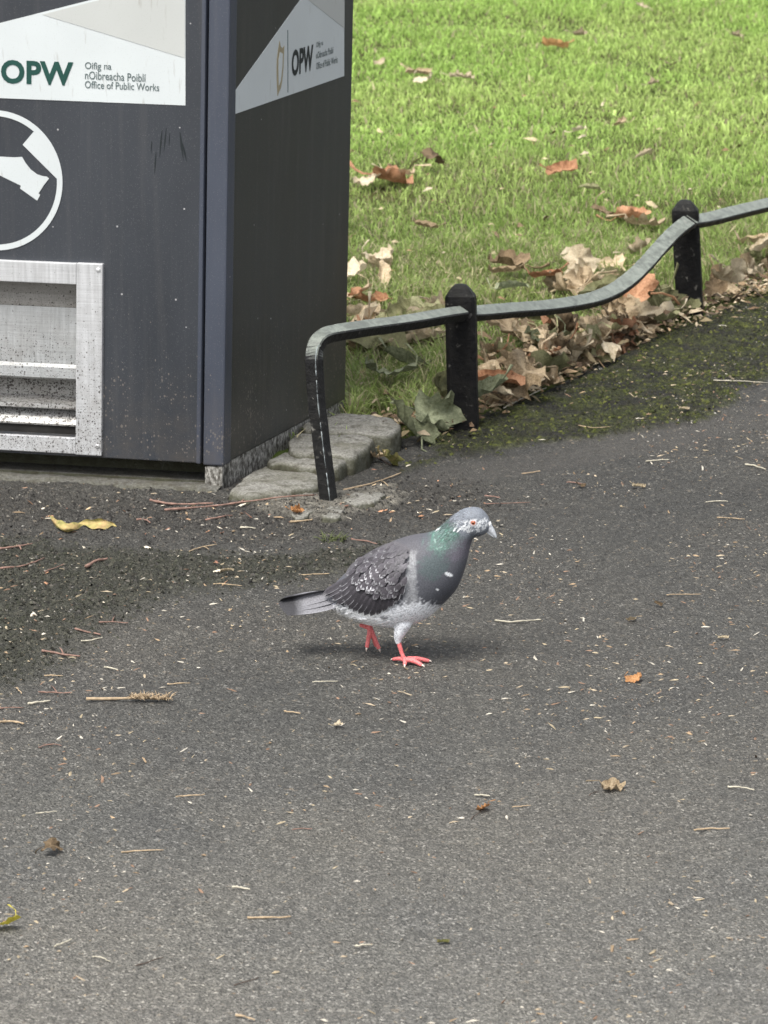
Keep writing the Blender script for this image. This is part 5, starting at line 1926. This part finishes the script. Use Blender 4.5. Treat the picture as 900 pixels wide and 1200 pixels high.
# ------------------------------------------------------------------ crumbs, chips and grit (stuff)
def flakes(name, n, sampler, smin, smax, cols, label, elong=2.2, thick=.35, seed=1, up=0.0):
    R = np.random.default_rng(seed)
    x, y = sampler(R, n)
    n = len(x)
    s = smin + (smax - smin) * R.random(n) ** 3
    el = 1 + (elong - 1) * R.random(n)
    a = R.uniform(0, 2 * np.pi, n)
    z = hgt(x, y, True) + up * R.random(n)
    base = np.array([(-1, -.5, 0), (-.2, -.6, 0), (1, -.1, 0), (.3, .6, 0), (-.8, .4, 0), (0, 0, 1)], float)
    base = np.tile(base[None], (n, 1, 1)) + R.uniform(-.25, .25, (n, 6, 3)) * np.array([1, 1, .4])
    X = base[:, :, 0] * (s * el)[:, None] * .5; Y = base[:, :, 1] * s[:, None] * .5; Z = base[:, :, 2] * (s * thick)[:, None]
    tl = R.normal(0, .3, n)[:, None]
    Z = Z + X * tl
    ca, sa = np.cos(a)[:, None], np.sin(a)[:, None]
    V = np.stack([x[:, None] + X * ca - Y * sa, y[:, None] + X * sa + Y * ca, z[:, None] + Z], 2).reshape(-1, 3)
    b0 = np.arange(n)[:, None] * 6
    T = np.concatenate([b0 + np.array([[i, (i + 1) % 5, 5]]) for i in range(5)])
    cols = np.array(cols)
    c = cols[R.integers(0, len(cols), n)] * R.uniform(.7, 1.25, (n, 1))
    me = mesh_np(name, V, T, np.repeat(np.clip(c, 0, 1), 6, 0), smooth=False)
    return link(name, me, M_CHIP, label=label, cat='debris', kind='stuff')


M_CHIP = mat_vcol('chip_colours', .8, .2)


def s_path(R, n):
    px = R.uniform(-.75, .95, n * 2); py = R.uniform(4.1, 9.3, n * 2)
    k = (py < edgeY(px) - .01)
    dens = .12 + 1.0 * sstep(.45, .68, fbm(px * 5, py * 2.2, 88)) ** 1.5
    m = masks(px, py)
    dens = dens + .5 * (m[1] + m[2])
    k &= R.random(len(px)) < dens
    return px[k][:n], py[k][:n]


straw = [(.34, .28, .20), (.26, .19, .12), (.42, .39, .33), (.20, .13, .09), (.30, .25, .17)]
flakes('straw_chips', 9000, s_path, .0014, .0072, straw, 'pale bits of straw and husk scattered over the tarmac', 3.5, .3, 1)
flakes('grit', 9000, s_path, .0016, .0050, [(.13, .125, .115), (.24, .23, .21), (.06, .058, .052), (.17, .16, .14)], 'fine grey grit on the tarmac', 1.4, .45, 2)


def s_dirt(R, n):
    k = []
    px = R.uniform(-.75, .35, n * 4); py = R.uniform(5.9, 7.2, n * 4)
    m = masks(px, py)
    s = (R.random(n * 4) < (m[2] * .9 + m[1] * .3)) & (py < edgeY(px))
    return px[s][:n], py[s][:n]


flakes('dirt_crumbs', 6000, s_dirt, .0025, .0075, [(.038, .036, .033), (.06, .057, .052), (.022, .021, .02), (.09, .083, .072)], 'dark crumbs of soil and broken tarmac before the bin', 1.5, .6, 3)
flakes('bark_bits', 130, s_dirt, .004, .013, [(.36, .20, .12), (.50, .38, .24), (.25, .13, .09), (.58, .52, .42)], 'reddish bark and leaf bits in the dirt before the bin', 3.0, .25, 4)


def s_moss(R, n):
    px = R.uniform(-.75, 1.4, n * 6); py = R.uniform(5.3, 10.2, n * 6)
    m = masks(px, py)
    s = (R.random(n * 6) < m[0]) & (py < edgeY(px))
    return px[s][:n], py[s][:n]


flakes('moss_tufts', 11000, s_moss, .004, .011, [(.03, .036, .011), (.055, .065, .015), (.02, .021, .012), (.085, .092, .024), (.035, .034, .02)], 'dark moss and crumbs matted along the fence side of the tarmac', 1.3, .5, 5)


def s_mossl(R, n):
    px = R.uniform(-.75, .2, n * 6); py = R.uniform(5.2, 6.7, n * 6)
    m = masks(px, py)
    s = (R.random(n * 6) < m[1] * .8)
    return px[s][:n], py[s][:n]


flakes('moss_crumbs', 5500, s_mossl, .003, .009, [(.045, .046, .034), (.028, .03, .021), (.065, .064, .05), (.016, .016, .012), (.055, .052, .042)], 'grey-green moss crumbs on the raised tarmac at left', 1.3, .5, 15)


def s_edge(R, n):
    t = R.uniform(-.02, 1.5, n); off = R.normal(.055, .07, n)
    x = t; y = edgeY(x) + off
    return x, y


flakes('leaf_crumbs', 2600, s_edge, .007, .024, [(.24, .17, .10), (.12, .08, .05), (.40, .33, .23), (.06, .045, .03), (.15, .12, .07)], 'broken leaf crumbs along the foot of the fence', 2.0, .35, 6, up=.03)


def s_lawn(R, n):
    x = R.uniform(-.9, 1.9, n); y = 7.4 + (R.random(n) ** 1.6) * 4.4
    k = y > edgeY(x)
    return x[k], y[k]


flakes('lawn_litter', 480, s_lawn, .010, .03, [(.36, .30, .19), (.24, .16, .09), (.42, .36, .26), (.14, .10, .06)], 'straw and leaf scraps caught in the lawn', 2.2, .35, 8, up=.035)
print('objects', len(bpy.data.objects))
